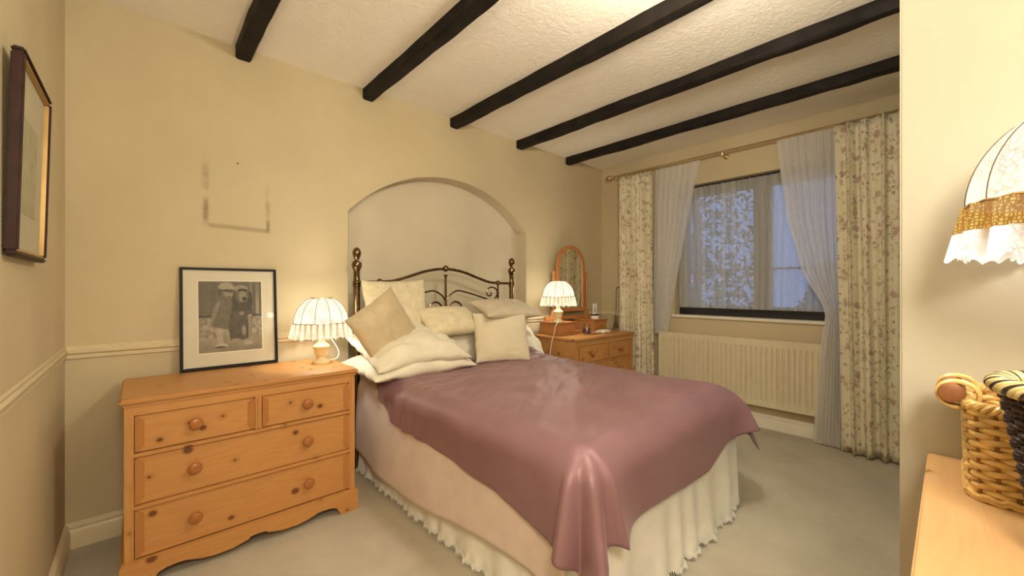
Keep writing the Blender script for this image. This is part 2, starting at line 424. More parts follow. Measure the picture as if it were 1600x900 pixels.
def solo(name, mb, m, label=None, cat=None, group=None, kind=None, smooth='auto'):
    xs = [p[0] for p in mb.v]; ys = [p[1] for p in mb.v]; zs = [p[2] for p in mb.v]
    off = ((min(xs) + max(xs)) / 2, (min(ys) + max(ys)) / 2, min(zs))
    o = link(name, mb.mesh(name, off), m, smooth); o.location = off
    return tag(o, label, cat, group, kind)
def struct(name, mb, m, smooth=False): return solo(name, mb, m, kind='structure', smooth=smooth)
def copy_tree(o, parent=None):
    c = o.copy(); COL.objects.link(c); c.parent = parent
    for ch in [q for q in bpy.data.objects if q.parent == o]: copy_tree(ch, c)
    return c
def nz(*p): return noise.noise(Vector(p))
def solidify(o, t):
    md = o.modifiers.new('thickness', 'SOLIDIFY'); md.thickness = t; md.offset = 0; return o

# ------------------------------------------------------------------ room shell
XL, XR, YB, YF, H = -0.244, 3.736, 0.0, -3.75, 2.44
XP, YP = 1.297, -2.523                     # wall that juts out on the right and its corner
struct('floor', MB().box(XL - .1, XR + .2, YF - .1, .35, -.08, 0), 'carpet')
struct('ceiling', MB().box(XL - .1, XR + .2, YF - .1, .35, H, H + .08), 'ceil')
struct('wall_left', MB().box(XL - .1, XL, YF - .1, .2, 0, H), 'wall')
struct('wall_front', MB().box(XL, XP + .1, YF - .1, YF, 0, H), 'wall')
struct('wall_partition', MB().box(XP, XR, YF, YP, 0, H, .004), 'wall_p')
# back wall with segmental-arched recess
NX0, NX1, NS, NA, ND = 0.972, 2.567, 1.63, 1.975, 0.13
cx = (NX0 + NX1) / 2; hw = (NX1 - NX0) / 2; rise = NA - NS
Rr = (hw * hw + rise * rise) / (2 * rise); zc = NA - Rr
arch = []
a0 = math.asin(hw / Rr)
for i in range(41):
    a = -a0 + 2 * a0 * i / 40
    arch.append((cx + Rr * math.sin(a), zc + Rr * math.cos(a)))
mb = MB()
mb.box(XL, NX0, 0, .2, 0, H); mb.box(NX1, XR, 0, .2, 0, H)
top = [(x, 0, z) for x, z in arch] + [(x, 0, H) for x, z in arch]
mb.add(top, [(i, i + 1, 42 + i, 41 + i) for i in range(40)])
struct('wall_back', mb, 'wall_b')
mb = MB()
mb.box(NX0 - .05, NX1 + .05, ND, ND + .07, 0, H)
struct('wall_niche', mb, 'niche')
mb = MB()
prof = [(NX0, 0.0)] + arch + [(NX1, 0.0)]
vs = []; n = len(prof)
for x, z in prof:
    xi = min(max(x, NX0 + .0015), NX1 - .0015); vs += [(xi, 0.0, z - .001), (xi, ND + .001, z - .001)]
mb.add(vs, [(2 * i, 2 * i + 1, 2 * i + 3, 2 * i + 2) for i in range(n - 1)])
struct('trim_niche_reveal', mb, 'niche', 'auto')
# window wall with opening
WY0, WY1, WZ0, WZ1 = -2.36, -0.825, 0.885, 2.085
mb = MB()
mb.box(XR, XR + .2, WY1, .2, 0, H); mb.box(XR, XR + .2, YP - .3, WY0, 0, H)
mb.box(XR, XR + .2, WY0, WY1, 0, WZ0); mb.box(XR, XR + .2, WY0, WY1, WZ1, H)
struct('wall_right', mb, 'wall')

def moulding(name, path, prof, m):
    """prof: (out, z) profile swept along straight path of (x,y) with inward normal given by left turn"""
    (x0, y0), (x1, y1) = path
    d = Vector((x1 - x0, y1 - y0)).normalized(); nrm = Vector((d.y, -d.x))
    vs = []
    for (x, y) in path:
        for o, z in prof: vs.append((x + nrm.x * o, y + nrm.y * o, z))
    k = len(prof)
    fs = [(i, i + 1, k + i + 1, k + i) for i in range(k - 1)] + [tuple(range(k)), tuple(range(2 * k - 1, k - 1, -1))]
    return struct(name, MB().add(vs, fs), m, 'auto')
BASE = [(0, 0), (.018, 0), (.018, .07), (.012, .082), (.014, .095), (.006, .105), (0, .11)]
DADO = [(0, .824), (.010, .828), (.012, .838), (.006, .843), (.020, .852), (.022, .862), (.008, .868), (.010, .876), (0, .882)]
moulding('baseboard_back', [(XL, 0), (NX0, 0)], BASE, 'gloss')
moulding('baseboard_back_right', [(NX1, 0), (XR, 0)], BASE, 'gloss')
moulding('baseboard_right', [(XR, 0), (XR, YP)], BASE, 'white_gloss')
moulding('baseboard_left', [(XL, YF), (XL, 0)], BASE, 'gloss')
moulding('trim_1', [(XL, 0), (NX0, 0)], DADO, 'gloss')
moulding('trim_2', [(NX1, 0), (XR, 0)], DADO, 'gloss')
moulding('trim_3', [(XR, 0), (XR, -0.60)], DADO, 'gloss')
moulding('trim_4', [(XL, YF), (XL, 0)], [(o * .5, z) for o, z in DADO], 'wall')

# ceiling beams
bx = [0.372, 1.066, 1.746, 2.445, 3.12]
blab = ['rough black ceiling beam above the chest of drawers with the framed photograph', 'rough black ceiling beam above the left bedpost',
        'rough black ceiling beam above the middle of the headboard', 'rough black ceiling beam above the right bedpost',
        'rough black ceiling beam closest to the curtain pole']
for i, x in enumerate(bx):
    nseg = 60; w = .072
    mb = MB(); vs = []
    y0, y1 = -0.002, (YF if x < XP - .1 else YP) + .002
    for k in range(nseg + 1):
        t = k / nseg; y = y0 + (y1 - y0) * t; e = min(1, t * 25) * min(1, (1 - t) * 25)
        f = lambda s, a=.007: a * e * (nz(y * 2.3, s * 9.1, i * 5.3) + .6 * nz(y * 7, s * 3.3, i * 2.1))
        ch = .009
        zb = H - .068
        vs += [(x + f(1), y, H), (x + f(2), y, zb + ch + f(3)), (x + ch + f(4), y, zb + f(5)), (x + w - ch + f(6), y, zb + f(7)), (x + w + f(8), y, zb + ch + f(9)), (x + w + f(10), y, H)]
    fs = [(k * 6 + j, k * 6 + j + 1, k * 6 + j + 7, k * 6 + j + 6) for k in range(nseg) for j in range(5)]
    fs += [tuple(range(6)), tuple(nseg * 6 + j for j in range(6))[::-1]]
    mb.add(vs, fs)
    solo('ceiling_beam', mb, 'beam', blab[i], 'beam', 'dark beams across the ceiling')

# ------------------------------------------------------------------ window
w = thing('window_1', (XR + .14, (WY0 + WY1) / 2, WZ0), None, None); w['kind'] = 'structure'
fx0, fx1 = XR + .11, XR + .17
mb = MB()
mb.box(fx0, fx1, WY0, WY1, WZ0, WZ0 + .045); mb.box(fx0, fx1, WY0, WY1, WZ1 - .045, WZ1)
mb.box(fx0, fx1, WY0, WY0 + .045, WZ0 + .045, WZ1 - .045); mb.box(fx0, fx1, WY1 - .045, WY1, WZ0 + .045, WZ1 - .045)
part('window_frame', mb, 'black_wood', w)
edges = [WY1 - .045, -1.535, WY0 + .045]
part('mullion', MB().box(fx0, fx1, -1.553, -1.517, WZ0 + .045, WZ1 - .045, .004), 'black_wood', w)
for k, (ya, yb) in enumerate(((-1.517, WY1 - .045), (WY0 + .045, -1.553))):
    sx0, sx1 = fx0 - .012, fx1 - .02
    mb = MB(); t = .05; za, zb = WZ0 + .045, WZ1 - .045
    mb.box(sx0, sx1, ya, yb, za, za + t); mb.box(sx0, sx1, ya, yb, zb - t, zb)
    mb.box(sx0, sx1, ya, ya + t, za + t, zb - t); mb.box(sx0, sx1, yb - t, yb, za + t, zb - t)
    sa = part('sash', mb, 'black_wood', w)
    part('pane', MB().box(sx0 + .02, sx0 + .026, ya + t, yb - t, za + t, zb - t), 'pane', sa)
    part('glazing_bar', MB().box(sx0 + .006, sx0 + .034, ya + t, yb - t, 1.29, 1.305), 'black_wood', sa)
part('window_sill', MB().box(XR - .025, fx0, WY0 - .02, WY1 + .02, WZ0 - .022, WZ0 + .002, .005), 'white_gloss', w)

# garden beyond the glass
struct('garden_ground', MB().box(4.0, 16, -12, 8, -.4, -.3), simple('dusk_lawn', (0.03, 0.05, 0.02), 0.9))
def shrub(x, y, h, r, seed, label):
    rnd = random.Random(seed)
    t = thing('garden_tree', (x, y, -.3), label, 'tree', 'trees outside the window')
    part('trunk', MB().tube([(x, y, -.3), (x + .05, y, h * .4), (x, y + .05, h * .8)], [.07, .05, .02]), simple('bark%d' % seed, (0.05, 0.035, 0.025), 0.9), t)
    mb = MB()
    for i in range(2600):
        a = rnd.uniform(0, 2 * PI); q = math.sqrt(rnd.random()); z = rnd.uniform(.15, 1)
        rr = r * q * (math.sin(PI * min(1, z * .9 + .1)) * .8 + .2)
        c = Vector((x + rr * math.cos(a), y + rr * math.sin(a), -.3 + h * z))
        u = Vector((rnd.gauss(0, 1), rnd.gauss(0, 1), rnd.gauss(0, 1))).normalized(); v_ = u.orthogonal().normalized()
        s = rnd.uniform(.04, .085)
        mb.add([c - u * s, c + v_ * s * .5, c + u * s, c - v_ * s * .5], [(0, 1, 2), (0, 2, 3)])
    o = part('foliage', mb, simple('leaf%d' % seed, (0.03, 0.055, 0.025), 0.7), t, False); o['kind'] = 'stuff'
shrub(5.65, -.22, 4.0, .80, 3, 'dark leafy tree outside the window behind the net curtain folds')
shrub(6.3, -1.62, 1.75, .42, 5, 'smaller dark shrub outside the window beside the glazing bar')

# ------------------------------------------------------------------ radiator
ry0, ry1, rz0, rz1, rx = -2.03, -0.715, .19, .715, 3.655
r = thing('radiator', (rx, (ry0 + ry1) / 2, rz0), 'long cream ribbed panel radiator under the window', 'radiator')
pitch = (ry1 - ry0 - .04) / 34
def radf(u, v):
    y = ry1 + (ry0 - ry1) * u; z = rz0 + (rz1 - rz0) * v
    ph = ((ry1 - .02 - y) / pitch) % 1.0
    wv = min(1, max(0, (abs(ph - .5) * 2 - .18) / .25)) if 0 < (ry1 - .02 - y) < 34 * pitch else 1
    mz = min(1, max(0, (z - rz0 - .035) / .02)) * min(1, max(0, (rz1 - .045 - z) / .02))
    return (rx - .008 + .014 * (1 - wv) * mz, y, z)
mb = MB().grid(radf, 34 * 8 + 5, 24)
part('front_panel', mb, 'radiator', r)
part('back_panel', MB().box(rx + .012, rx + .05, ry0, ry1, rz0 + .005, rz1 - .005, .003), 'radiator', r)
part('top_grille', MB().box(rx - .009, rx + .052, ry0, ry1, rz1 - .004, rz1 + .010, .003), 'radiator', r)
for y in (ry0 - .006, ry1): part('side_cover', MB().box(rx - .009, rx + .052, y, y + .006, rz0, rz1 + .008, .001), 'radiator', r)
for y in (ry0 + .06, ry1 - .06):
    part('pipe', MB().tube([(rx + .03, y, rz0 + .02), (rx + .03, y, .02), (rx + .03, y, 0.0)], .0075), 'white_gloss', r)
for y in (ry0 + .3, ry1 - .3): part('bracket', MB().box(rx + .045, XR - .004, y - .015, y + .015, rz0 + .05, rz1 - .05), 'radiator', r)

# ------------------------------------------------------------------ curtains
RX, RZ = 3.632, 2.292
p = thing('curtain_pole', (RX, -1.3, RZ), 'slim aged gold curtain pole above the window', 'curtain pole')
part('pole', MB().tube([(RX, -.225, RZ), (RX, YP + .01, RZ)], .0095, 10), 'brass', p)
part('finial', MB().tube(cr([(RX, -.225, RZ), (RX, -.205, RZ), (RX, -.185, RZ), (RX, -.16, RZ), (RX, -.135, RZ), (RX, -.125, RZ)], 4), [.012] * 3 + [.016, .011, .010, .012, .018, .024, .027, .028, .028, .026, .024, .020, .016, .010, .006, .005, .004, .002][:18], 10), 'brass', p)
for y in (-.26, -1.29, -2.42):
    part('bracket', MB().tube([(XR, y, RZ - .02), (RX, y, RZ - .02), (RX, y, RZ - .006)], .006).lathe([(.02, 0), (.02, .006)], (XR - .006, y, RZ - .02), 14, 'X'), 'brass', p)

def curtain(name, label, m, top, bot, z0, z1, x0, folds, amp, cat='curtain', midf=None, rings=0, group=None, thick=.002, seed=0, nu=None, hem=0.0, edge=None):
    """top, bot: (y_start, y_end); the cloth hangs in folds between z1 and z0"""
    t = thing(name, (x0, (bot[0] + bot[1]) / 2, z0), label, cat, group)
    nu = nu or folds * 12 + 1; nv = 40
    def fn(u, v):
        z = z0 + (z1 - z0) * v
        if midf: ya, yb = midf(v)
        else: ya, yb = bot[0] + (top[0] - bot[0]) * v, bot[1] + (top[1] - bot[1]) * v
        y = ya + (yb - ya) * (u + .012 * nz(u * 9, v * 2, seed))
        k = 2 * PI * folds * (u + .025 * nz(u * 4, v * 1.3, seed + 3))
        a = amp * (1.0 - .45 * v ** 3) * (.75 + .5 * nz(u * 6.0, v * 1.5, seed + 9))
        x = x0 + a * math.sin(k) + .35 * a * math.sin(2.3 * k + 1 + v) + .01 * nz(u * 3, v * 3, seed + 1)
        return (x, y + .006 * math.cos(k), z + (hem * math.sin(k) * (1 - v) if hem else 0))
    L = abs(bot[1] - bot[0]) * 1.9
    mb = MB().grid(fn, nu, nv, lambda u, v: (u * L + seed, (z0 + (z1 - z0) * v)))
    o = part('fabric', mb, m, t, True)
    if thick: solidify(o, thick)
    for k in range(rings):
        y = top[0] + (top[1] - top[0]) * (k + .5) / rings
        pts = [(RX + .003 * math.sin(k), y + .018 * math.cos(a) * .2, RZ - .006 + .018 * math.sin(a)) for a in [0]]
        ring = [(RX + .0175 * math.cos(q), y + .004 * math.sin(q + k), RZ - .006 + .0175 * math.sin(q)) for q in [2 * PI * j / 14 for j in range(14)]]
        part('ring', MB().tube(ring, .0025, 6, True), 'brass', t)
    return t
curtain('curtain', 'floral chintz curtain with ring top hanging behind the chest with the mirror', 'floral', (-.31, -.665), (-.30, -.70), .02, 2.265, 3.605, 7, .034, rings=9, group='floral curtains', seed=1)
curtain('curtain', 'floral chintz curtain falling to the carpet beside the jutting wall', 'floral', (-2.06, -2.50), (-2.10, -2.50), .012, 2.265, 3.556, 5, .045, rings=8, group='floral curtains', seed=4)
def midl(v):                                           # left voile: pulled back towards the chest
    e = v ** 1.2
    return (-.66 - .02 * e, -.80 - .30 * e ** .9)
curtain('voile_curtain', 'sheer white voile drawn back beside the floral curtain and above the radiator', 'voile', (-.69, -1.06), (-.68, -.8), .70, 2.275, 3.655, 7, .016, midf=midl, thick=0, group='voile curtains', seed=7)
def midr(v):
    z = 2.275 * v
    pts = [(0, -1.93, -2.085), (.6, -1.96, -2.085), (.95, -2.00, -2.085), (1.3, -1.85, -2.085), (1.7, -1.76, -2.085), (2.28, -1.70, -2.085)]
    for (za, a0_, b0_), (zb, a1_, b1_) in zip(pts, pts[1:]):
        if z <= zb:
            t = (z - za) / (zb - za); t = t * t * (3 - 2 * t) * .5 + t * .5
            return a0_ + (a1_ - a0_) * t, b0_ + (b1_ - b0_) * t
    return pts[-1][1:]
curtain('voile_curtain', 'sheer white voile falling to the carpet over the end of the radiator', 'voile', (-1.7, -2.085), (-1.93, -2.085), .012, 2.275, 3.612, 8, .014, midf=midr, thick=0, group='voile curtains', seed=9)
curtain('net_curtain', 'gathered ivory net curtain hanging inside the window recess', 'net', (-.84, -2.34), (-.85, -2.33), .955, 2.074, XR + .058, 30, .019, thick=0, seed=12, nu=30 * 9 + 1)
solo('curtain_wire', MB().tube([(XR + .058, WY1, 2.074), (XR + .058, WY0, 2.074)], .006), 'dkrail', 'thin black wire holding the net curtain in the window recess', 'curtain wire')
# tassel of the tie-back by the left curtain
t = thing('curtain_tassel', (3.515, -.325, .86), 'dark tassel on a cord hanging beside the floral curtain', 'tassel')
part('cord', MB().tube([(XR, -.265, 1.15), (3.62, -.275, 1.145), (3.535, -.315, 1.12), (3.52, -.325, 1.0), (3.515, -.325, .86)], .004), 'rib', t)
part('tassel_head', MB().lathe([(.001, .865), (.012, .858), (.016, .845), (.011, .83), (.014, .822)], (3.515, -.325, 0), 12), 'rib', t)
part('skirt', MB().lathe([(.013, .822), (.017, .79), (.022, .735), (.021, .733)], (3.515, -.325, 0), 14), 'rib', t)

# ------------------------------------------------------------------ chests of drawers
def make_chest(loc, label):
    t = thing('chest_of_drawers', loc, label, 'chest of drawers', 'pine chests of drawers')
    Wd, Dp, Hh = .86, .49, .72                      # local: x 0..Wd, y 0 (back) .. -Dp (front)
    A = lambda n, mb, m, par=t, sm='auto', lb=None: part(n, mb, m, par, sm, lb, False)
    A('side_panel', MB().box(0, .02, -Dp, -.01, .0, .70, .002), 'pine_z'); A('side_panel', MB().box(Wd - .02, Wd, -Dp, -.01, 0, .70, .002), 'pine_z')
    A('back_panel', MB().box(.02, Wd - .02, -.02, -.01, .05, .70), 'pine_x')
    A('top', MB().box(-.014, Wd + .014, -Dp - .016, -.002, .70, Hh, .007), 'pine_x')
    A('cornice', MB().box(-.004, Wd + .004, -Dp - .006, -Dp + .01, .688, .70, .003), 'pine_x')
    A('frieze', MB().box(.02, Wd - .02, -Dp, -Dp + .03, .655, .688), 'pine_x')
    for x in (.02, Wd - .028):                      # chamfered corner stiles
        A('stile', MB().prism([(x, .105), (x + .008, .105), (x + .008, .655), (x, .655)], -Dp + .0, -Dp + .03), 'pine_z')
    for z in (.496, .298):
        A('rail', MB().box(.022, Wd - .022, -Dp - .004, -Dp + .03, z, z + .014, .003), 'pine_x')
    # plinth with scalloped apron
    half = [(0, 0), (.085, 0), (.092, .018), (.105, .040), (.13, .050), (.165, .052), (.19, .050), (.23, .036), (.28, .028), (.34, .030), (.395, .044), (.40, .052), (.43, .055)]
    pr = half + [(Wd - x, z) for x, z in reversed(half[:-1])]
    q = [(-.012 + (x / Wd) * (Wd + .024), z) for x, z in pr]
    poly = q + [(Wd + .012, .098), (Wd + .006, .108), (-.006, .108), (-.012, .098)]
    A('plinth', MB().prism(poly, -Dp - .014, -Dp + .008), 'pine_x')
    A('plinth_return', MB().box(-.012, 0, -Dp + .008, -.01, 0, .105, .003), 'pine_y'); A('plinth_return', MB().box(Wd, Wd + .012, -Dp + .008, -.01, 0, .105, .003), 'pine_y')
    divx = .432
    A('divider', MB().prism([(divx - .012, .512), (divx + .012, .512), (divx + .012, .655), (divx - .012, .655)], -Dp, -Dp + .03), 'pine_z')
    for x0_, x1_ in ((divx - .004, divx + .004),): A('divider_flute', MB().box(x0_, x1_, -Dp - .005, -Dp + .002, .516, .650, .002), 'pine_z')
    def drawer(x0_, x1_, z0_, z1_, kx):
        g = .002
        d = A('drawer', MB().box(x0_ + g, x1_ - g, -Dp + .008, -.03, z0_ + g, z1_ - g, .002), 'pine_x')
        # stop-chamfered edging on both sides
        for xx, s in ((x0_ + g, 1), (x1_ - g, -1)):
            pts = [(xx, z0_ + .012), (xx + s * .022, z0_ + .012), (xx + s * .022, z1_ - .01), (xx, z1_ - .01)]
            A('chamfer', MB().add([(xx, -Dp - .004, z0_ + .004), (xx + s * .028, -Dp + .0085, z0_ + .022), (xx + s * .028, -Dp + .0085, z1_ - .022), (xx, -Dp - .004, z1_ - .004), (xx, -Dp + .0085, z0_ + .004), (xx, -Dp + .0085, z1_ - .004)],
                                  [(0, 1, 2, 3), (0, 4, 1), (3, 2, 5), (0, 3, 5, 4)]), 'pine_knob_l', d, False)
        for k in kx:
            A('knob', MB().lathe([(.001, -.034), (.012, -.0335), (.020, -.030), (.0235, -.024), (.022, -.017), (.015, -.011), (.011, -.006), (.013, 0)], (k, -Dp + .008, (z0_ + z1_) / 2 + .004), 20, 'Y'), 'pine_knob', d)
    drawer(.028, divx - .012, .511, .655, [.211]); drawer(divx + .012, Wd - .028, .511, .655, [.633])
    drawer(.028, Wd - .028, .312, .496, [.209, .633]); drawer(.028, Wd - .028, .108, .298, [.211, .638])
    return t
chest = make_chest((-.048, -.032, 0), 'honey pine chest of drawers holding the framed photograph of a child and dog')
chest2 = copy_tree(chest); chest2.location = (2.595, -.060, 0)
chest2['label'] = 'honey pine chest of drawers between bed and window, under the swing mirror'

# ------------------------------------------------------------------ lamps
def make_lamp(loc, label, stem=0.0, power=6.0, big=False, cordpts=None, k_=.95):
    t = thing('table_lamp', loc, label, 'lamp', 'table lamps with lace shades')
    A = lambda n, mb, m, par=t, sm='auto': part(n, mb, m, par, sm, None, False)
    b0 = [(.001, 0), (.046, 0), (.047, .010), (.040, .018), (.027, .024), (.026, .034), (.024, .038)]
    b1 = [(.030, .042), (.038, .065), (.040, .082), (.044, .088), (.044, .094), (.036, .104), (.026, .112), (.018, .122), (.016, .150), (.012, .165)]
    A('foot', MB().lathe(b0 + [(.02, .04)], seg=32), 'porcelain')
    if stem:
        A('stem', MB().lathe([(.02, .038), (.014, .06), (.014, stem * .5), (.02, stem * .55), (.014, stem * .6), (.014, stem + .03), (.02, stem + .042)], seg=24), 'porcelain')
    A('body', MB().lathe([(r_, z + stem) for r_, z in [(.022, .038)] + b1], seg=32), 'porcelain')
    zr, zt = .147 + .082 * k_ + stem, .147 + .225 * k_ + stem                # rim and crown of the dome
    ribs = 12
    def dome(u, v):
        a = 2 * PI * u; th = v * 1.22
        rad = .148 * k_ * math.cos(th) ** .9
        lobe = 1 - .022 * abs(math.sin(ribs * a / 2)) * math.sin(PI * min(1, v + .1))
        return (rad * lobe * math.cos(a), rad * lobe * math.sin(a), zr + (zt - zr) * math.sin(th) / math.sin(1.22))
    sh = A('shade', MB().grid(dome, ribs * 6, 16, closed_u=True), 'shade', t, True)
    for k in range(ribs):
        pts = [Vector(dome(k / ribs, v / 14)) * 1.0 for v in range(15)]
        A('rib', MB().tube([(q.x * 1.006, q.y * 1.006, q.z) for q in pts], .0011 if not big else .0009, 5), 'rib', sh)
    for rr, zz, n in ((.149 * k_, zr, 'rim_braid'), (.148 * k_ * math.cos(1.22) ** .9 + .001, zt, 'top_braid')):
        A(n, MB().tube([(rr * math.cos(2 * PI * i / 48), rr * math.sin(2 * PI * i / 48), zz + .0012 * (-1) ** i) for i in range(48)], .0026, 6, True), 'gilt', sh)
    def frill(u, v, z1=zr, ln_=.082 * k_):
        a = 2 * PI * u; d = 1 - v
        rad = k_ * (.150 + .011 * d + (.003 + .006 * d) * math.sin((14 if big else 26) * a + 1.5 * math.sin(3 * a)) + .002 * math.sin(61 * a) * d)
        z = z1 - ln_ * d - (.004 * math.sin(52 * a) + .003 * math.sin(17 * a)) * (d ** 3)
        return (rad * math.cos(a), rad * math.sin(a), z)
    if big:
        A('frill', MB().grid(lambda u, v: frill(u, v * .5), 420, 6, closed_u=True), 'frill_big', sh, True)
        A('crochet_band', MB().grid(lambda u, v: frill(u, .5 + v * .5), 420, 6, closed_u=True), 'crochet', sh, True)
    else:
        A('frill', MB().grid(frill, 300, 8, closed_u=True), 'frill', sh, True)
    A('bulb', MB().lathe([(.001, .262 + stem), (.012, .26 + stem), (.022, .248 + stem), (.026, .232 + stem), (.022, .212 + stem), (.014, .195 + stem), (.013, .165 + stem)], seg=18), 'jar_glass', t)
    if cordpts: A('cord', MB().tube(cr(cordpts, 6), .0030, 8), 'cord')
    L = bpy.data.lights.new('lamp_light', 'POINT'); L.energy = power; L.color = LAMP_COL; L.shadow_soft_size = .035
    lo = bpy.data.objects.new('lamp_light', L); COL.objects.link(lo); lo.parent = t; lo.location = (0, 0, .285 + stem)
    return t
make_lamp((.738, -.235, .720), 'lit lace-shaded lamp on the chest with the framed photograph', 0, P_LAMP_CHEST,
          cordpts=[(.040, -.01, .016), (.075, -.02, .02), (.10, .02, .05), (.085, .05, .10), (.06, .08, .135), (.05, .15, .10), (.06, .20, .012), (.06, .222, -.10)])
make_lamp((2.690, -.276, .836), 'lit lace-shaded lamp standing on the small drawer of the mirror', 0, P_LAMP_MIRROR,
          cordpts=[(-.04, -.01, .016), (-.075, -.06, .012), (-.12, -.075, -.02), (-.150, -.08, -.09), (-.165, -.07, -.16), (-.17, -.05, -.30)])
make_lamp((1.105, -2.787, .772), 'tall lit lamp with gold crochet frill beside the wicker baskets', .27, P_LAMP_DRESSER, True, k_=1.12)

# pendant added as main light, unseen above and behind the view
t = thing('added_ceiling_light', (-.02, -2.95, 1.82), 'added round frosted glass ceiling light, unseen behind the view', 'ceiling light')
part('rose', MB().lathe([(.001, H), (.06, H), (.055, H - .02), (.012, H - .035)], (-.02, -2.95, 0), 24), 'white_gloss', t)
part('flex', MB().tube([(-.02, -2.95, H - .03), (-.02, -2.95, 2.06)], .004), 'cord', t)
m, nt, b = mat('opal_glass'); b.inputs['Emission Color'].default_value = (1, .85, .6, 1); b.inputs['Emission Strength'].default_value = 3.0
ln(nt, ramp(nt, noi(nt, coords(nt), 5), [(0, (0.9, 0.88, 0.8)), (1, (0.95, 0.93, 0.86))]), b.inputs['Base Color']); M['opal'] = m
part('globe_shade', MB().lathe([(.03, 2.07)] + [(.13 * math.cos(a) + .0, 1.95 + .12 * math.sin(a)) for a in [PI / 2 * .8 - i * PI * .9 / 14 for i in range(13)]] , (-.02, -2.95, 0), 28, caps=False), 'opal', t, True)
L = bpy.data.lights.new('added_pendant_light', 'POINT'); L.energy = P_ADDED_PENDANT; L.color = LAMP_COL; L.shadow_soft_size = .16
lo = bpy.data.objects.new('added_pendant_light', L); COL.objects.link(lo); lo.parent = t; lo.location = (0, 0, -.12)

t = thing('added_ceiling_light', (1.32, -2.10, H - .20), 'added flush opal glass ceiling light, out of view above the bed foot', 'ceiling light')  # second added fitting, out of view, to spread light more evenly over the walls
part('ceiling_plate', MB().lathe([(.001, H), (.06, H), (.055, H - .02), (.015, H - .03), (.012, H - .12)], (1.32, -2.10, 0), 24), 'white_gloss', t)
part('glass_bowl', MB().lathe([(.012, H - .115), (.05, H - .12), (.10, H - .125), (.115, H - .135), (.10, H - .17), (.06, H - .195), (.001, H - .205)], (1.32, -2.10, 0), 28, caps=False), 'opal', t, True)
L = bpy.data.lights.new('added_flush_light', 'POINT'); L.energy = P_ADDED_FLUSH; L.color = LAMP_COL; L.shadow_soft_size = .12
lo = bpy.data.objects.new('added_flush_light', L); COL.objects.link(lo); lo.parent = t; lo.location = (0, 0, -.125)

# ------------------------------------------------------------------ bed
BX0, BX1, BY0, BY1, BT = 1.0, 2.30, -1.86, -.11, .605
b_ = thing('divan_bed', ((BX0 + BX1) / 2, -1.0, 0), 'divan bed hidden under the white frilled valance', 'bed')
part('divan', MB().box(BX0 + .04, BX1 - .04, BY0 + .04, BY1, .07, .33, .02), 'linen', b_)
for x in (BX0 + .12, BX1 - .12):
    for y in (BY0 + .15, BY1 - .15): part('castor', MB().lathe([(.02, 0), (.026, .01), (.026, .05), (.015, .07)], (x, y, 0), 14), 'black', b_)
mb = MB().box(BX0 + .02, BX1 - .02, BY0 + .02, BY1, .33, BT - .012, .085)
solo('mattress', mb, 'linen', 'deep mattress on the divan under the mauve throw', 'mattress')
# frilled valance: left, foot, right
path = []
for i in range(200): path.append((BX0 + .015, BY1 + (BY0 + .015 - BY1 + .03) * i / 200, -1, 0))
for i in range(12): a = PI / 2 * i / 12; path.append((BX0 + .045 - .03 * math.cos(a), BY0 + .045 - .03 * math.sin(a), -math.cos(a), -math.sin(a)))
for i in range(150): path.append((BX0 + .045 + (BX1 - BX0 - .09) * i / 150, BY0 + .015, 0, -1))
for i in range(12): a = PI / 2 * i / 12; path.append((BX1 - .045 + .03 * math.sin(a), BY0 + .045 - .03 * math.cos(a), math.sin(a), -math.cos(a)))
for i in range(201): path.append((BX1 - .015, BY0 + .045 + (BY1 - BY0 - .045) * i / 200, 1, 0))
sub = 4; PP = []
for i in range(len(path) - 1):
    for k in range(sub):
        f = k / sub; PP.append(tuple(path[i][j] * (1 - f) + path[i + 1][j] * f for j in range(4)))
dist = [0]
for p0, p1 in zip(PP, PP[1:]): dist.append(dist[-1] + math.hypot(p1[0] - p0[0], p1[1] - p0[1]))
NV = 14
def valf(u, v):
    i = min(len(PP) - 1, round(u * (len(PP) - 1))); x, y, nx, ny = PP[i]; s = dist[i]
    d = 1 - v
    foot = 1.0 if ny < -.5 else .55
    o = .004 + d * (.020 + foot * (.014 * math.sin(s * 34 + 2.2 * nz(s * 2.1, 0, 0) * 3) + .012 * nz(s * 9, d * 1.2, 4)))
    z = .012 + (.40 - .012) * v
    if d > .93: o += .008 * math.sin(s * 95); 
    if d > .999: z += .006 * math.sin(s * 210)
    return (x + nx * o, y + ny * o, z)
val = thing('bed_valance', ((BX0 + BX1) / 2, -1.0, 0), 'white frilled bed valance reaching the carpet', 'valance')
o = part('skirt', MB().grid(valf, len(PP), NV), 'white_cotton', val, True)
teeth = MB()
for i in range(6, len(PP) - 6, 3):
    x, y, nx, ny = PP[i]; q = valf(i / (len(PP) - 1), .03); tx, ty = -ny, nx
    w_ = .006; teeth.add([(q[0] - tx * w_, q[1] - ty * w_, q[2] + .004), (q[0] + tx * w_, q[1] + ty * w_, q[2] + .004), (q[0] + nx * .010, q[1] + ny * .010, .003)], [(0, 1, 2)])
o = part('lace_edging', teeth, 'white_cotton', val, False); o['kind'] = 'stuff'

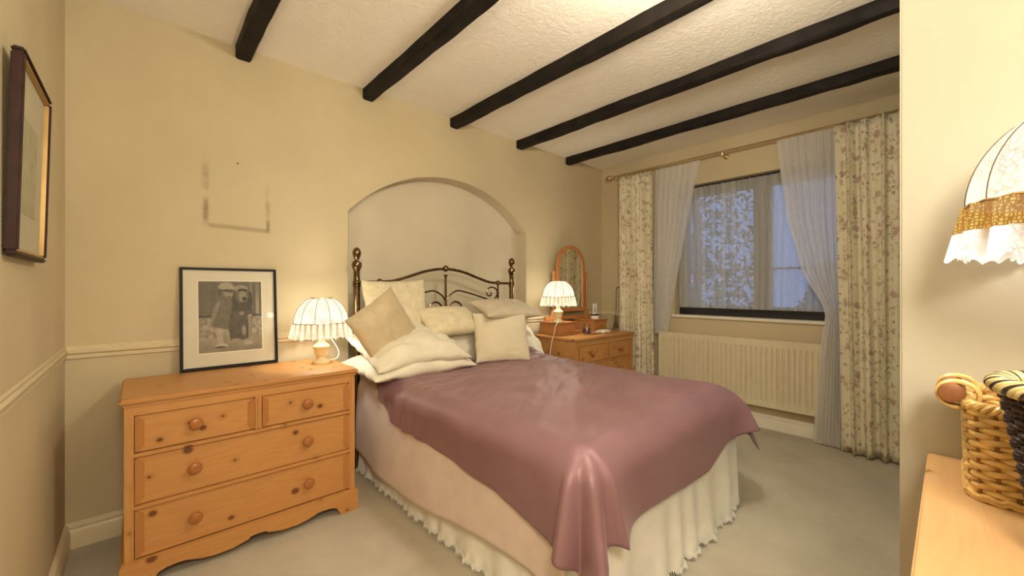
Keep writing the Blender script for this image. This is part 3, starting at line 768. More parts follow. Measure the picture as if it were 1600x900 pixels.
def interp(x, pts):
    if x <= pts[0][0]: return pts[0][1]
    for (a, va), (c, vc) in zip(pts, pts[1:]):
        if x <= c: t = (x - a) / (c - a); return va + (vc - va) * t
    return pts[-1][1]
def drape(d, R):
    if d <= 0: return 0.0, 0.0
    th = min(d / R, PI / 2)
    return R * math.sin(th), R * (1 - math.cos(th)) + max(0, d - R * PI / 2)
def draped(top, x0, x1, yf, R, head, Lx, Rx, Ly, n, wrinkle, hang, flare):
    """rectangular sheet over the mattress: overhang lengths Lx(y), Rx(y), Ly(x); head(x) = upper edge"""
    n1, n2, n3, m1, m2 = n
    ex0, ex1, ey = x0 + R, x1 - R, yf + R
    us = [(-1, 1 - i / n1) for i in range(n1)] + [(0, i / n2) for i in range(n2)] + [(1, i / n3) for i in range(n3 + 1)]
    vs_ = [(0, i / m1) for i in range(m1)] + [(1, i / m2) for i in range(m2 + 1)]
    def pos(a, c):
        sx, fx = a; sy, fy = c
        xa = ex0 if sx < 0 else ex1 if sx > 0 else ex0 + (ex1 - ex0) * fx
        yt = head(xa); y = ey if sy else yt + (ey - yt) * fy
        ox = fx * Lx(y) if sx < 0 else fx * Rx(y) if sx > 0 else 0
        oy = fy * Ly(xa) if sy else 0
        sgn = -1 if sx <= 0 else 1
        if ox > 0 and oy > 0:
            rr = math.hypot(ox, oy); ph = math.atan2(oy, ox); o_, dn = drape(rr, R)
            fl = flare(ph, rr, sgn)
            dx, dy = sgn * math.cos(ph), -math.sin(ph)
            px, py, pz = xa + dx * (o_ + fl), ey + dy * (o_ + fl), top - dn
        elif ox > 0:
            o_, dn = drape(ox, R); h_ = hang(y, dn, 0) + (flare(0, ox, sgn) * max(0, 1 - (y - ey) / .18) ** 2 if flare else 0)
            px, py, pz = xa + sgn * (o_ + h_), y, top - dn
        elif oy > 0:
            o_, dn = drape(oy, R); h_ = hang(xa, dn, 1)
            near = max(0, 1 - (xa - ex0) / .18) ** 2 if xa < (ex0 + ex1) / 2 else max(0, 1 - (ex1 - xa) / .18) ** 2
            h_ += flare(PI / 2, oy, -1 if xa < (ex0 + ex1) / 2 else 1) * near
            px, py, pz = xa, ey - o_ - h_, top - dn
        else:
            px, py, pz = xa, y, top
        e = 1.0 if not (ox or oy) else max(0, 1 - (ox + oy) / .06)
        pz += wrinkle(px, py) * e
        return (px, py, pz)
    mb = MB(); V = [pos(a, c) for a in us for c in vs_]; nv = len(vs_)
    mb.add(V, [(i * nv + j, (i + 1) * nv + j, (i + 1) * nv + j + 1, i * nv + j + 1) for i in range(len(us) - 1) for j in range(nv - 1)], [(p_[0], p_[1]) for p_ in V])
    return mb
# blush sheet covering the mattress and hanging down the left side
sheet = draped(BT + .004, BX0 - .012, BX1 + .004, BY0 + .004, .092, lambda x: BY1 - .02,
               lambda y: interp(y, [(-1.9, .49), (-1.4, .49), (-.8, .56), (-.4, .565), (-.1, .50)]), lambda y: .20, lambda x: .10,
               (26, 24, 6, 60, 5), lambda x, y: .002 * nz(x * 4, y * 4, 0),
               lambda s, d, k: d * .05 + d * .055 * nz(s * 3.2, d * 1.5, 2.5), lambda ph, r_, sg: r_ * .05)
o = solo('bed_sheet', sheet, 'blush', 'pale blush sheet hanging down the side of the bed facing the pine chest', 'sheet', smooth=True); solidify(o, .003)
# mauve throw
def thr_wr(x, y):
    u = x * .8 + y * .6; w_ = -x * .6 + y * .8
    h_ = .011 * nz(u * 2.5, w_ * 6.5, 1.0) + .006 * nz(u * 5, w_ * 15, 5.0) + .0035 * abs(nz(u * 4, w_ * 26, 9.0))
    head = max(0, min(1, (y + .95) / .5))
    h_ += head * (.014 * nz(x * 4, y * 15, 3) + .014 * abs(nz(x * 8, y * 22, 8)))
    crest = math.exp(-((x - 1.95) / .30) ** 2 - ((y + 1.72) / .13) ** 2)
    h_ += crest * (.0045 * math.sin((x * .95 + y * .35) * 150 + 5 * nz(x * 4, y * 4, 2)) + .004 * nz(x * 22, y * 7, 4))
    rum = math.exp(-((x - 2.25) / .22) ** 2 - ((y + .42) / .16) ** 2)
    h_ += rum * (.03 + .03 * abs(nz(x * 11, y * 14, 6)))
    h_ += .012 * math.exp(-((x - 1.65) / .5) ** 2 - ((y + 1.1) / .6) ** 2)
    return h_ + .006
def thr_flare(ph, r_, sg):
    if sg < 0: return r_ * r_ / (r_ + .12) * (.12 + .24 * math.sin(ph * 4.2 + .3) ** 2 + .07 * math.sin(ph * 9))
    return r_ * r_ / (r_ + .10) * (.28 + .28 * math.sin(ph * 3 + .4) ** 2)
def thr_hang(s, d, k):
    bun = max(0, min(1, (s + 1.05) / .45)) if k == 0 else 0
    return d * (.05 + (.07 if k == 0 else .06) * nz(s * (4.0 if k == 0 else 3.0), d * 1.2, 7.7 + k) + bun * .16 * (.5 + .5 * math.sin(s * 46 + 3 * nz(s * 5, 0, 0)))) + .004
throw = draped(BT + .014, BX0 - .026, BX1 + .016, BY0 - .014, .095,
               lambda x: interp(x, [(1.0, -.40), (1.2, -.34), (1.6, -.30), (2.3, -.27)]) + .02 * nz(x * 6, 0, 0),
               lambda y: interp(y, [(-1.9, .335), (-1.77, .33), (-1.6, .315), (-1.48, .285), (-1.28, .27), (-1.0, .25), (-.72, .24), (-.53, .16), (-.40, .09)]) + .008 * nz(y * 8, 1, 1),
               lambda y: .32, lambda x: interp(x, [(1.0, .33), (1.16, .30), (1.3, .30), (1.58, .325), (1.8, .325), (2.0, .27), (2.18, .24), (2.3, .22)]),
               (32, 140, 20, 180, 30), thr_wr, thr_hang, thr_flare)
o = solo('throw', throw, 'satin', 'mauve satin throw draped over the bed with a pointed corner hanging down', 'throw', smooth=True); solidify(o, .003)

# headboard
HY = -.062
hb = thing('bed_headboard', (1.666, HY, 0), 'antique brass bed headboard with scrolls and turned posts in the arched recess', 'headboard')
for x in (1.003, 2.331):
    pr = [(.024, 0), (.024, .02), (.019, .03), (.019, .60), (.024, .62), (.024, .66), (.019, .68), (.0205, .95), (.021, 1.10), (.0215, 1.145), (.026, 1.150), (.026, 1.160), (.022, 1.163), (.026, 1.168), (.026, 1.176), (.021, 1.182), (.019, 1.2), (.019, 1.245), (.022, 1.252)]
    po = part('post', MB().lathe(pr, (x, HY, 0), 22), 'bronze', hb)
    part('finial', MB().lathe([(.018, 1.25), (.024, 1.258), (.030, 1.272), (.031, 1.285), (.027, 1.300), (.014, 1.308), (.012, 1.316), (.015, 1.322), (.022, 1.335), (.0265, 1.352), (.026, 1.366), (.021, 1.380), (.011, 1.391), (.001, 1.394)], (x, HY, 0), 22), 'bronze', po)
rail_l = [(1.003, 1.176), (1.10, 1.176), (1.16, 1.178), (1.25, 1.185), (1.36, 1.215), (1.48, 1.252), (1.58, 1.272), (1.667, 1.277)]
rail = rail_l + [(3.334 - x, z) for x, z in reversed(rail_l[:-1])]
part('top_rail', MB().tube(cr([(x, HY, z) for x, z in rail], 5), .0105, 10), 'bronze', hb)
part('lower_rail', MB().tube([(1.003, HY, .70), (2.331, HY, .70)], .009, 10), 'bronze', hb)
ball = lambda x, z, r_: MB().lathe([(.001, z - r_)] + [(r_ * math.sin(PI * i / 8), z - r_ * math.cos(PI * i / 8)) for i in range(1, 8)] + [(.001, z + r_)], (x, HY, 0), 16)
part('joint_ball', ball(1.667, 1.281, .024), 'bronze', hb)
for x in (1.155, 2.179):
    part('joint_ball', ball(x, 1.178, .021), 'bronze', hb); part('spindle', MB().tube([(x, HY, .70), (x, HY, 1.178)], .0075), 'bronze', hb)
part('spindle', MB().lathe([(.018, 1.235), (.012, 1.225), (.009, 1.21), (.009, .70), (.012, .69)], (1.667, HY, 0), 16), 'bronze', hb)
big = [(694.5, 478), (697, 470), (703, 461), (714, 454.4), (726, 456), (742, 460.7), (756, 465.5), (767, 469), (773, 467), (777, 459.5), (776, 453), (771, 449.3), (765, 449.5), (761, 454), (761.2, 460), (764.5, 462.3), (767.5, 460), (767, 457)]
small = [(697, 500), (699, 486), (703, 478), (707, 473), (711.5, 471.4), (717, 473), (721, 478), (720, 482), (716, 483), (714.5, 480)]
for pts, r_ in ((big, .0065), (small, .0075)):
    q = [onY(x, y, HY) for x, y in pts]
    part('scroll', MB().tube(cr(q, 5), r_, 8), 'bronze', hb)
    part('scroll', MB().tube(cr([(3.334 - p_.x, p_.y, p_.z) for p_ in q], 5), r_, 8), 'bronze', hb)

# ------------------------------------------------------------------ pillows and cushions
def pillow(name, label, cat, c, right, up, w_, h_, t_, m, pinch=.07, seed=0, wr=.006, n=34, group=None, power=2.6, droop=0.0, extra=None):
    right = Vector(right).normalized(); up = Vector(up); up = (up - right * up.dot(right)).normalized(); nrm = right.cross(up)
    mb = MB(); vs = []; idx = {}
    for side in (1, -1):
        for i in range(n + 1):
            for j in range(n + 1):
                if side < 0 and (i in (0, n) or j in (0, n)): idx[(side, i, j)] = idx[(1, i, j)]; continue
                u = math.sin((i / n - .5) * PI) * .5 + (i / n - .5); v = math.sin((j / n - .5) * PI) * .5 + (j / n - .5)
                x = u * w_ / 2 * (1 - pinch * (1 - v * v)); y = v * h_ / 2 * (1 - pinch * (1 - u * u))
                e = max(0, 1 - abs(u) ** power) * max(0, 1 - abs(v) ** power)
                d = t_ / 2 * e ** .55
                d += wr * e ** .3 * (nz(u * 2.2 + seed, v * 2.2, side * 3) + .6 * nz(u * 3 + seed, v * 7, side) - .5 * abs(nz(u * 4 + v * 3 + seed, v * 6 - u * 3, side * 2))) * (1 if i not in (0, n) and j not in (0, n) else 0)
                rad = wr * 1.2 * nz(math.atan2(v, u) * 3, seed, 2) * (1 - e) * 1.0
                p_ = Vector(c) + right * (x + rad) + up * (y + rad * .6) + nrm * (side * d)
                p_.z -= droop * (abs(u) ** 2) * w_
                idx[(side, i, j)] = len(vs); vs.append(p_)
    fs = []
    for side in (1, -1):
        for i in range(n):
            for j in range(n):
                q = (idx[(side, i, j)], idx[(side, i + 1, j)], idx[(side, i + 1, j + 1)], idx[(side, i, j + 1)])
                fs.append(q if side > 0 else q[::-1])
    mb.add(vs, fs)
    if extra is None:
        return solo(name, mb, m, label, cat, group, smooth=True)
    lo_ = min(v_[2] for v_ in vs)
    t = thing(name, (c[0], c[1], lo_), label, cat, group)
    part('cover', mb, m, t, True); extra(t, Vector(c), right, up, nrm, w_, h_, t_)
    return t
G1 = 'pillows on the bed'
pillow('pillow', 'ivory pillow lying at the bottom of the stack beside the pine chest', 'pillow', (1.235, -.335, .688), (1, .04, 0), (-.04, 1, .10), .70, .46, .15, 'linen', .03, 1, .024, group=G1, droop=.03)
pillow('pillow', 'plump ivory pillow on top of the stack below the taupe cushion', 'pillow', (1.225, -.345, .800), (1, .02, .02), (-.02, .94, .34), .63, .46, .17, 'linen', .04, 2, .026, group=G1, droop=.05)
pillow('pillow', 'ivory pillow leaning upright in the middle behind the small cushions', 'pillow', (1.60, -.22, .77), (1, 0, 0), (0, .5, .86), .52, .36, .16, 'linen', .03, 3, .022, group=G1)
pillow('pillow', 'ivory pillow slumping towards the mirror chest behind the square cushion', 'pillow', (2.12, -.24, .74), (1, -.05, -.10), (.05, .75, .65), .68, .42, .18, 'linen', .04, 4, .024, group=G1, droop=.05)
def sequins(t, c, r_, u_, n_, w_, h_, t_):
    for k, (a, bb) in enumerate([(-.30, .38), (-.34, .16), (-.02, .22), (.10, .10), (.28, .02), (.36, .13), (-.18, .30), (.05, .30), (.22, -.10), (.33, .30), (.15, .38)]):
        e = (1 - abs(a * 2) ** 2.6) * (1 - abs(bb * 2) ** 2.6)
        q = c + r_ * (a * w_) + u_ * (bb * h_) + n_ * (t_ / 2 * e ** .55 + .006)
        part('sequin', MB().lathe([(.001, -.005), (.006, 0), (.001, .005)], tuple(q), 8), 'sequin', t)
pillow('cushion', 'large cream sequinned cushion leaning against the brass headboard', 'cushion', (1.225, -.165, .975), (1, -.03, .02), (.01, .16, 1), .44, .44, .14, 'cushion_cream', .06, 5, .007, group='cushions on the bed', extra=sequins)
pillow('cushion', 'taupe silk cushion tipped on its corner in front of the sequinned one', 'cushion', (1.040, -.375, .912), (.52, -.05, -.85), (.92, .25, .42), .335, .37, .12, 'cushion_taupe', .05, 6, .006, group='cushions on the bed')
pillow('cushion', 'small plump cream cushion lying in the middle of the pillows', 'cushion', (1.555, -.29, .915), (1, -.03, 0), (.03, .80, .55), .42, .26, .15, 'cushion_cream', .05, 7, .007, group='cushions on the bed')
pillow('cushion', 'square cream cushion standing upright on the mauve throw', 'cushion', (1.835, -.50, .800), (.914, -.405, 0), (.14, .30, 1), .39, .345, .10, 'cushion_plain', .035, 8, .006, group='cushions on the bed')
pillow('cushion', 'flat greige cushion with embroidered edge lying on the square cushion', 'cushion', (1.965, -.40, .985), (1, -.10, -.02), (.10, .93, .30), .50, .30, .12, 'cushion_grey', .10, 9, .005, group='cushions on the bed')

# ------------------------------------------------------------------ pictures
# framed photograph leaning on the wall, standing on the chest
pf = thing('framed_photograph', (.351, -.062, .722), 'black framed sepia photograph of a child hugging a dog, leaning on the wall', 'picture frame')
pf.rotation_euler = (-math.atan2(.048, .522), 0, 0)
A = lambda n, mb, m, par=pf, sm='auto': part(n, mb, m, par, sm, None, False)
FW, FH = .424, .522
for nme, bxx in (('frame_rail', (-FW / 2, FW / 2, 0, .016)), ('frame_rail', (-FW / 2, FW / 2, FH - .012, FH)), ('frame_stile', (-FW / 2, -FW / 2 + .013, .016, FH - .012)), ('frame_stile', (FW / 2 - .013, FW / 2, .016, FH - .012))):
    A(nme, MB().box(bxx[0], bxx[1], 0, .022, bxx[2], bxx[3], .0015), 'black')
A('backing', MB().box(-FW / 2 + .01, FW / 2 - .01, .014, .020, .01, FH - .01), 'black')
A('mount', MB().box(-FW / 2 + .012, FW / 2 - .012, .010, .014, .014, FH - .010), 'mount')
px0, px1, pz0, pz1 = -.138, .138, .085, .452
A('mount_bevel', MB().box(px0 - .006, px1 + .006, .0088, .0102, pz0 - .006, pz1 + .006), simple('white_bevel', (0.72, 0.67, 0.52), .7, var=.02))
NW, NH = 108, 140
uu, vv = np.meshgrid((np.arange(NW + 1) / NW), (np.arange(NH + 1) / NH), indexing='ij')    # vv measured downwards
X8, Y8 = 145 + uu * 535, 125 + vv * 625
rs = np.random.RandomState(4)
def smooth_noise(sx, sy, seed):
    r0 = np.random.RandomState(seed).rand(sx + 2, sy + 2); gx, gy = uu * sx, vv * sy
    i, j = gx.astype(int), gy.astype(int); fx, fy = gx - i, gy - j
    return r0[i, j] * (1 - fx) * (1 - fy) + r0[i + 1, j] * fx * (1 - fy) + r0[i, j + 1] * (1 - fx) * fy + r0[i + 1, j + 1] * fx * fy
T = .30 + .05 * smooth_noise(26, 3, 1) + .05 * smooth_noise(6, 6, 2)
T = np.where(X8 > 555, .30 + .22 * (np.sin(X8 * .11) > .1) * smooth_noise(9, 3, 5) + .05, T)
T = np.where((Y8 > 425) & (Y8 < 445), .20, T)
T = np.where(Y8 >= 445, .40 + .26 * smooth_noise(26, 30, 3), T)
T = np.where(Y8 > 630 - (X8 - 145) * .02, .50 + .07 * smooth_noise(12, 14, 6) - .0004 * (Y8 - 630), T)
def ell(cx_, cy_, rx_, ry_, tone, soft=.12, rot=0.0):
    global T
    dx, dy = X8 - cx_, Y8 - cy_; c_, s_ = math.cos(rot), math.sin(rot)
    d = np.sqrt(((dx * c_ + dy * s_) / rx_) ** 2 + ((-dx * s_ + dy * c_) / ry_) ** 2)
    a = np.clip((1 - d) / soft + .5, 0, 1); T = T * (1 - a) + tone * a
def poly(pts, tone):
    global T
    ins = np.zeros_like(X8, dtype=bool)
    for (xa, ya), (xb, yb) in zip(pts, pts[1:] + pts[:1]):
        c_ = ((ya > Y8) != (yb > Y8)); ins ^= c_ & (X8 < (xb - xa) * (Y8 - ya) / ((yb - ya) or 1e-6) + xa)
    T = np.where(ins, tone, T)
nzp = smooth_noise(16, 18, 9)
poly([(278, 535), (345, 545), (338, 640), (360, 690), (300, 700), (292, 640)], .56 + .06 * nzp)          # legs
poly([(300, 300), (262, 380), (228, 490), (250, 522), (380, 560), (440, 500), (440, 330), (400, 285), (340, 262)], .34 + .07 * nzp)   # coat
poly([(300, 300), (262, 380), (228, 490), (250, 510), (290, 420), (325, 300)], .44 + .08 * nzp)
poly([(425, 330), (592, 330), (600, 420), (575, 640), (480, 668), (400, 655), (385, 520)], .235 + .10 * nzp)   # dog body
ell(450, 300, 30, 85, .20 + .06 * nzp); ell(572, 300, 26, 85, .20 + .06 * nzp)
ell(508, 245, 58, 80, .36); ell(498, 188, 62, 32, .50 + .08 * nzp); ell(510, 205, 45, 14, .18)
ell(512, 262, 34, 52, .50); ell(527, 284, 19, 17, .12, .4); ell(520, 330, 40, 20, .25, .4)
ell(500, 415, 22, 18, .50, .9); poly([(555, 430), (592, 420), (585, 560), (600, 690), (560, 690), (560, 560)], .47 + .08 * nzp)
ell(520, 570, 18, 45, .50, .5); ell(560, 685, 42, 17, .62, .3); ell(455, 655, 42, 16, .50 + .1 * nzp, .3)
ell(382, 235, 52, 42, .40); ell(392, 240, 36, 30, .52, .4); ell(378, 226, 9, 5, .15, .5); ell(408, 224, 9, 5, .15, .5); ell(395, 262, 14, 5, .25, .5)
ell(372, 180, 68, 48, .55 + .06 * nzp); ell(380, 208, 62, 12, .24, .4); ell(318, 222, 18, 34, .30, .4)
ell(330, 696, 52, 19, .66, .3); ell(318, 708, 45, 8, .25, .5); ell(360, 650, 14, 32, .50, .4)
me = bpy.data.meshes.new('print')
vs = [(px0 + (px1 - px0) * uu[i, j], .0086, pz1 + (pz0 - pz1) * vv[i, j]) for i in range(NW + 1) for j in range(NH + 1)]
fs = [(i * (NH + 1) + j, i * (NH + 1) + j + 1, (i + 1) * (NH + 1) + j + 1, (i + 1) * (NH + 1) + j) for i in range(NW) for j in range(NH)]
me.from_pydata(vs, [], fs)
at = me.color_attributes.new('tone', 'FLOAT_COLOR', 'POINT')
T = T + .05 * (smooth_noise(50, 60, 21) - .5)
lin = np.clip(T.reshape(-1) * 1.15 - .06, 0, 1) ** 2.1
colr = np.stack([lin * .86, lin * .74, lin * .52, np.ones_like(lin)], 1).astype(np.float32)
at.data.foreach_set('color', colr.reshape(-1))
m, nt, b = mat('sepia_print'); ca = nd(nt, 'ShaderNodeVertexColor', layer_name='tone'); ln(nt, ca.outputs['Color'], b.inputs['Base Color']); b.inputs['Roughness'].default_value = .6
o = link('photo_print', me, m); o.parent = pf; o['label'] = 'sepia print of a child in cap and coat hugging a seated dog'
A('glass', MB().box(-FW / 2 + .012, FW / 2 - .012, .0050, .0070, .014, FH - .010), 'picture_glass')

# picture hung on the left wall, top tipped forward
py0, py1, pz0, pz1 = -1.085, -.69, 1.215, 1.722
tp = .012
pw = thing('wall_picture', (XL + .002, (py0 + py1) / 2, pz0), 'dark mahogany framed picture with gilt slip hung on the left wall', 'picture frame')
pw.rotation_euler = (0, math.atan2(tp, pz1 - pz0), 0)
A = lambda n, mb, m, sm='auto': part(n, mb, m, pw, sm, None, False)
hw_, hh_ = (py1 - py0) / 2, pz1 - pz0
for nme, (a0_, a1_, c0_, c1_) in (('frame_rail', (-hw_, hw_, 0, .012)), ('frame_rail', (-hw_, hw_, hh_ - .012, hh_)), ('frame_stile', (-hw_, -hw_ + .012, .012, hh_ - .012)), ('frame_stile', (hw_ - .012, hw_, .012, hh_ - .012))):
    A(nme, MB().box(.0, .024, a0_, a1_, c0_, c1_, .004), 'mahogany')
for nme, (a0_, a1_, c0_, c1_) in (('gilt_slip', (-hw_ + .012, hw_ - .012, .012, .021)), ('gilt_slip', (-hw_ + .012, hw_ - .012, hh_ - .021, hh_ - .012)), ('gilt_slip', (-hw_ + .012, -hw_ + .021, .021, hh_ - .021)), ('gilt_slip', (hw_ - .021, hw_ - .012, .021, hh_ - .021))):
    A(nme, MB().box(.004, .020, a0_, a1_, c0_, c1_, .002), 'gilt')
A('mount', MB().box(.006, .010, -hw_ + .014, hw_ - .014, .014, hh_ - .014), 'mount_l')
A('faded_print', MB().box(.0095, .0108, -hw_ + .11, hw_ - .11, .12, hh_ - .14), simple('faded_print', (0.40, 0.37, 0.23), .7, var=.15, nscale=20))
A('glass', MB().box(.013, .0145, -hw_ + .014, hw_ - .014, .014, hh_ - .014), 'picture_glass')
# nail left in the wall
q = onY(371, 256, 0)
solo('nail', MB().lathe([(.0012, 0), (.0012, -.012), (.0035, -.012), (.0035, -.014)], tuple(q), 10, 'Y'), 'black', 'small dark nail in the wall above the grimy picture outline', 'nail')

# ------------------------------------------------------------------ swing mirror and things on the far chest
mx0, mx1, my0, my1, mz = 2.665, 3.385, -.325, -.066, .722
mr = thing('swing_mirror', ((mx0 + mx1) / 2, -.21, mz), 'arched pine swing mirror on turned posts with two small drawers', 'mirror')
for k, (xa, xb) in enumerate(((mx0, mx0 + .225), (mx1 - .225, mx1))):
    bo = part('drawer_box', MB().box(xa + .012, xb - .012, my0 + .012, my1, mz + .014, mz + .100, .002), 'oak', mr)
    part('box_top', MB().box(xa, xb, my0, my1, mz + .100, mz + .112, .004), 'oak', bo)
    part('box_base', MB().box(xa - .004, xb + .004, my0 - .006, my1, mz, mz + .014, .004), 'oak', bo)
    part('drawer_front', MB().box(xa + .024, xb - .024, my0 + .006, my0 + .014, mz + .024, mz + .090, .002), 'oak', bo)
    part('knob', MB().lathe([(.001, -.016), (.007, -.014), (.009, -.010), (.005, -.004), (.005, 0)], ((xa + xb) / 2, my0 + .006, mz + .057), 14, 'Y'), 'pine_knob', bo)
part('shelf', MB().box(mx0 + .225, mx1 - .225, my0 + .06, my1, mz, mz + .016, .003), 'oak', mr)
part('back_rail', MB().box(mx0 + .06, mx1 - .06, my1 - .03, my1 - .008, mz + .112, mz + .150, .004), 'oak', mr)
pxs = (2.833, 3.335); pyy = -.095
for x in pxs:
    part('post', MB().lathe([(.020, .834), (.020, .86), (.012, .87), (.016, .90), (.011, .95), (.013, 1.05), (.017, 1.10), (.012, 1.13), (.016, 1.17), (.016, 1.24), (.010, 1.25), (.012, 1.262), (.019, 1.275), (.019, 1.29), (.010, 1.302), (.001, 1.306)], (x, pyy, 0), 16), 'oak', mr)
    sg = 1 if x < 3.05 else -1
    part('post_bracket', MB().prism([(x - .05 * 1, .834), (x + .05, .834), (x + .030, .87), (x + .016, .93), (x - .016, .93), (x - .030, .87)], pyy - .010, pyy + .010), 'oak', mr)
fr_w, fz0, fzs = .210, .912, 1.342                    # half width, bottom, spring of the arch
mcx = sum(pxs) / 2
def outline(hw2, zb, n=24):
    return [(-hw2, zb)] + [(hw2 * -math.cos(PI * i / n), fzs + hw2 * math.sin(PI * i / n)) for i in range(n + 1)] + [(hw2, zb)]
oo = outline(fr_w, fz0); ii = outline(fr_w - .034, fz0 + .034)
k = len(oo); vs = []
for ya in (pyy - .014, pyy + .012):
    vs += [(mcx + x, ya, z) for x, z in oo] + [(mcx + x, ya, z) for x, z in ii]
fs = []
for i in range(k):
    j = (i + 1) % k
    fs += [(i, j, k + j, k + i), (2 * k + i, 2 * k + j, 3 * k + j, 3 * k + i), (i, j, 2 * k + j, 2 * k + i), (k + i, k + j, 3 * k + j, 3 * k + i)]
fm = part('mirror_frame', MB().add(vs, fs), 'oak', mr)
ip = outline(fr_w - .033, fz0 + .033)
part('mirror_glass', MB().prism([(mcx + x, z) for x, z in ip], pyy - .004, pyy + .004), 'mirror', fm, False)
for x, s in ((mcx - fr_w, -1), (mcx + fr_w, 1)): part('pivot', MB().tube([(x, pyy, 1.20), (x + s * .045, pyy, 1.20)], .006), 'oak', mr)

M['purple'] = simple('plum_wax', (0.10, 0.008, 0.025), .3)
j = thing('glass_jar', (2.955, -.385, .722), 'glass jar of dark plum wax beside the small mirror drawer', 'jar')
part('wax', MB().lathe([(.001, .728), (.030, .728), (.032, .734), (.032, .770), (.001, .771)], (2.955, -.385, 0), 20), 'purple', j)
part('glass', MB().lathe([(.030, .7225), (.036, .728), (.036, .785), (.030, .797), (.030, .803)], (2.955, -.385, 0), 22, caps=False), 'jar_glass', j)
part('lid', MB().lathe([(.031, .800), (.033, .803), (.033, .812), (.020, .816), (.007, .818), (.009, .828), (.001, .832)], (2.955, -.385, 0), 22), 'jar_glass', j)
M['pinkc'] = simple('pink_ceramic', (0.72, 0.42, 0.42), .3); M['whitec'] = simple('cream_ceramic', (0.80, 0.72, 0.58), .3)
mb = MB().grid(lambda u, v: (3.035 + (.008 + .036 * v) * math.cos(2 * PI * u) * (1 + .10 * math.sin(10 * PI * u) * v), -.42 + (.008 + .030 * v) * math.sin(2 * PI * u) * (1 + .10 * math.sin(10 * PI * u) * v), .7235 + .012 * v ** 2), 60, 6, closed_u=True)
mb.lathe([(.001, .722), (.014, .722), (.010, .7238)], (3.035, -.42, 0), 16)
o = solo('shell_dish', mb, 'pinkc', 'small pink scalloped dish in front of the jar', 'dish'); 
rg = [(3.19 + .072 * math.cos(2 * PI * i / 40), -.40 + .055 * math.sin(2 * PI * i / 40), .733) for i in range(40)]
mb = MB().tube(rg, .010, 8, True); mb.lathe([(.001, .7225), (.05, .7225), (.062, .729), (.05, .730), (.001, .727)], (3.19, -.40, 0), 24)
solo('oval_dish', mb, 'whitec', 'cream round rimmed dish on the chest near the curtain', 'dish')
solo('soap_ball', MB().lathe([(.001, .722), (.012, .725), (.019, .735), (.019, .742), (.012, .752), (.001, .755)], (3.09, -.468, 0), 16), 'whitec', 'small round cream soap in front of the rimmed dish', 'soap')
t = thing('perfume_box', (3.27, -.245, .834), 'small white upright card with dark band on the right mirror drawer', 'card')
part('stand', MB().lathe([(.001, .8345), (.038, .8345), (.040, .842), (.040, .862), (.036, .868), (.001, .868)], (3.27, -.245, 0), 20), 'whitec', t)
part('band', MB().lathe([(.0385, .868), (.0385, .880), (.030, .881)], (3.27, -.245, 0), 20), 'mahogany', t)
part('card', MB().box(3.24, 3.30, -.248, -.242, .878, .985, .001), simple('white_card', (0.85, 0.83, 0.78), .5, var=.02), t)
part('motif', MB().box(3.258, 3.276, -.2492, -.248, .90, .945, .0005), simple('grey_motif', (0.35, 0.33, 0.32), .5, var=.2), t)

# ------------------------------------------------------------------ dresser on the right, baskets
DZ = .770
d = thing('dresser', (.98, -3.05, 0), 'pale pine dresser against the jutting wall with wicker baskets on top', 'dresser')
edges_ = [-2.568, -2.735, -2.93, -3.12, -3.36, -3.62]
for ya, yb in zip(edges_, edges_[1:]):
    part('top_plank', MB().box(.660, 1.294, yb + .0003, ya - .0003, DZ - .028, DZ, .003), 'pine_pale', d)
part('side_panel', MB().box(.69, 1.29, -2.605, -2.585, .0, DZ - .028), 'pine_z', d); part('side_panel', MB().box(.69, 1.29, -3.60, -3.58, 0, DZ - .028), 'pine_z', d)
part('back_panel', MB().box(1.275, 1.29, -3.58, -2.605, .05, DZ - .028), 'pine_z', d)
for z0_, z1_ in ((.08, .29), (.30, .51), (.52, .73)):
    dr = part('drawer', MB().box(.685, 1.27, -3.575, -2.61, z0_, z1_, .003), 'pine_y', d)
    for y in (-2.85, -3.33): part('knob', MB().lathe([(.001, -.032), (.016, -.030), (.022, -.022), (.012, -.006), (.012, 0)], (.685, y, (z0_ + z1_) / 2), 18, 'X'), 'pine_knob', dr)
part('plinth', MB().box(.68, 1.28, -3.59, -2.60, 0, .075), 'pine_y', d)

M['wicker'] = simple('honey_wicker', (0.70, 0.46, 0.16), .35, var=.22, nscale=40)
M['wicker_d'] = simple('dark_honey_wicker', (0.30, 0.14, 0.035), .4, var=.25, nscale=40)
M['wicker_b'] = simple('black_brown_wicker', (0.035, 0.022, 0.018), .28, var=.4, nscale=50)
M['wicker_c'] = simple('cream_wicker', (0.60, 0.50, 0.22), .35, var=.15, nscale=50)
def rrect(cx_, cy_, hx, hy, rad, s):
    """point and outward normal at fraction s of a rounded rectangle's perimeter"""
    a, c_ = hx - rad, hy - rad
    L = [2 * c_, PI * rad / 2, 2 * a, PI * rad / 2] * 2; tot = sum(L); q = (s % 1) * tot
    segs = [(1, 0), (1, 1), (0, 1), (-1, 1), (-1, 0), (-1, -1), (0, -1), (1, -1)]
    for (kx, ky), l in zip(segs, L):
        if q <= l: break
        q -= l
    if (kx, ky) == (1, 0): return cx_ + hx, cy_ - c_ + q, 1, 0
    if (kx, ky) == (0, 1): return cx_ + a - q, cy_ + hy, 0, 1
    if (kx, ky) == (-1, 0): return cx_ - hx, cy_ + c_ - q, -1, 0
    if (kx, ky) == (0, -1): return cx_ - a + q, cy_ - hy, 0, -1
    base = {(1, 1): 0, (-1, 1): PI / 2, (-1, -1): PI, (1, -1): 1.5 * PI}[(kx, ky)]; an = base + q / rad
    return cx_ + kx * a + rad * math.cos(an), cy_ + ky * c_ + rad * math.sin(an), math.cos(an), math.sin(an)
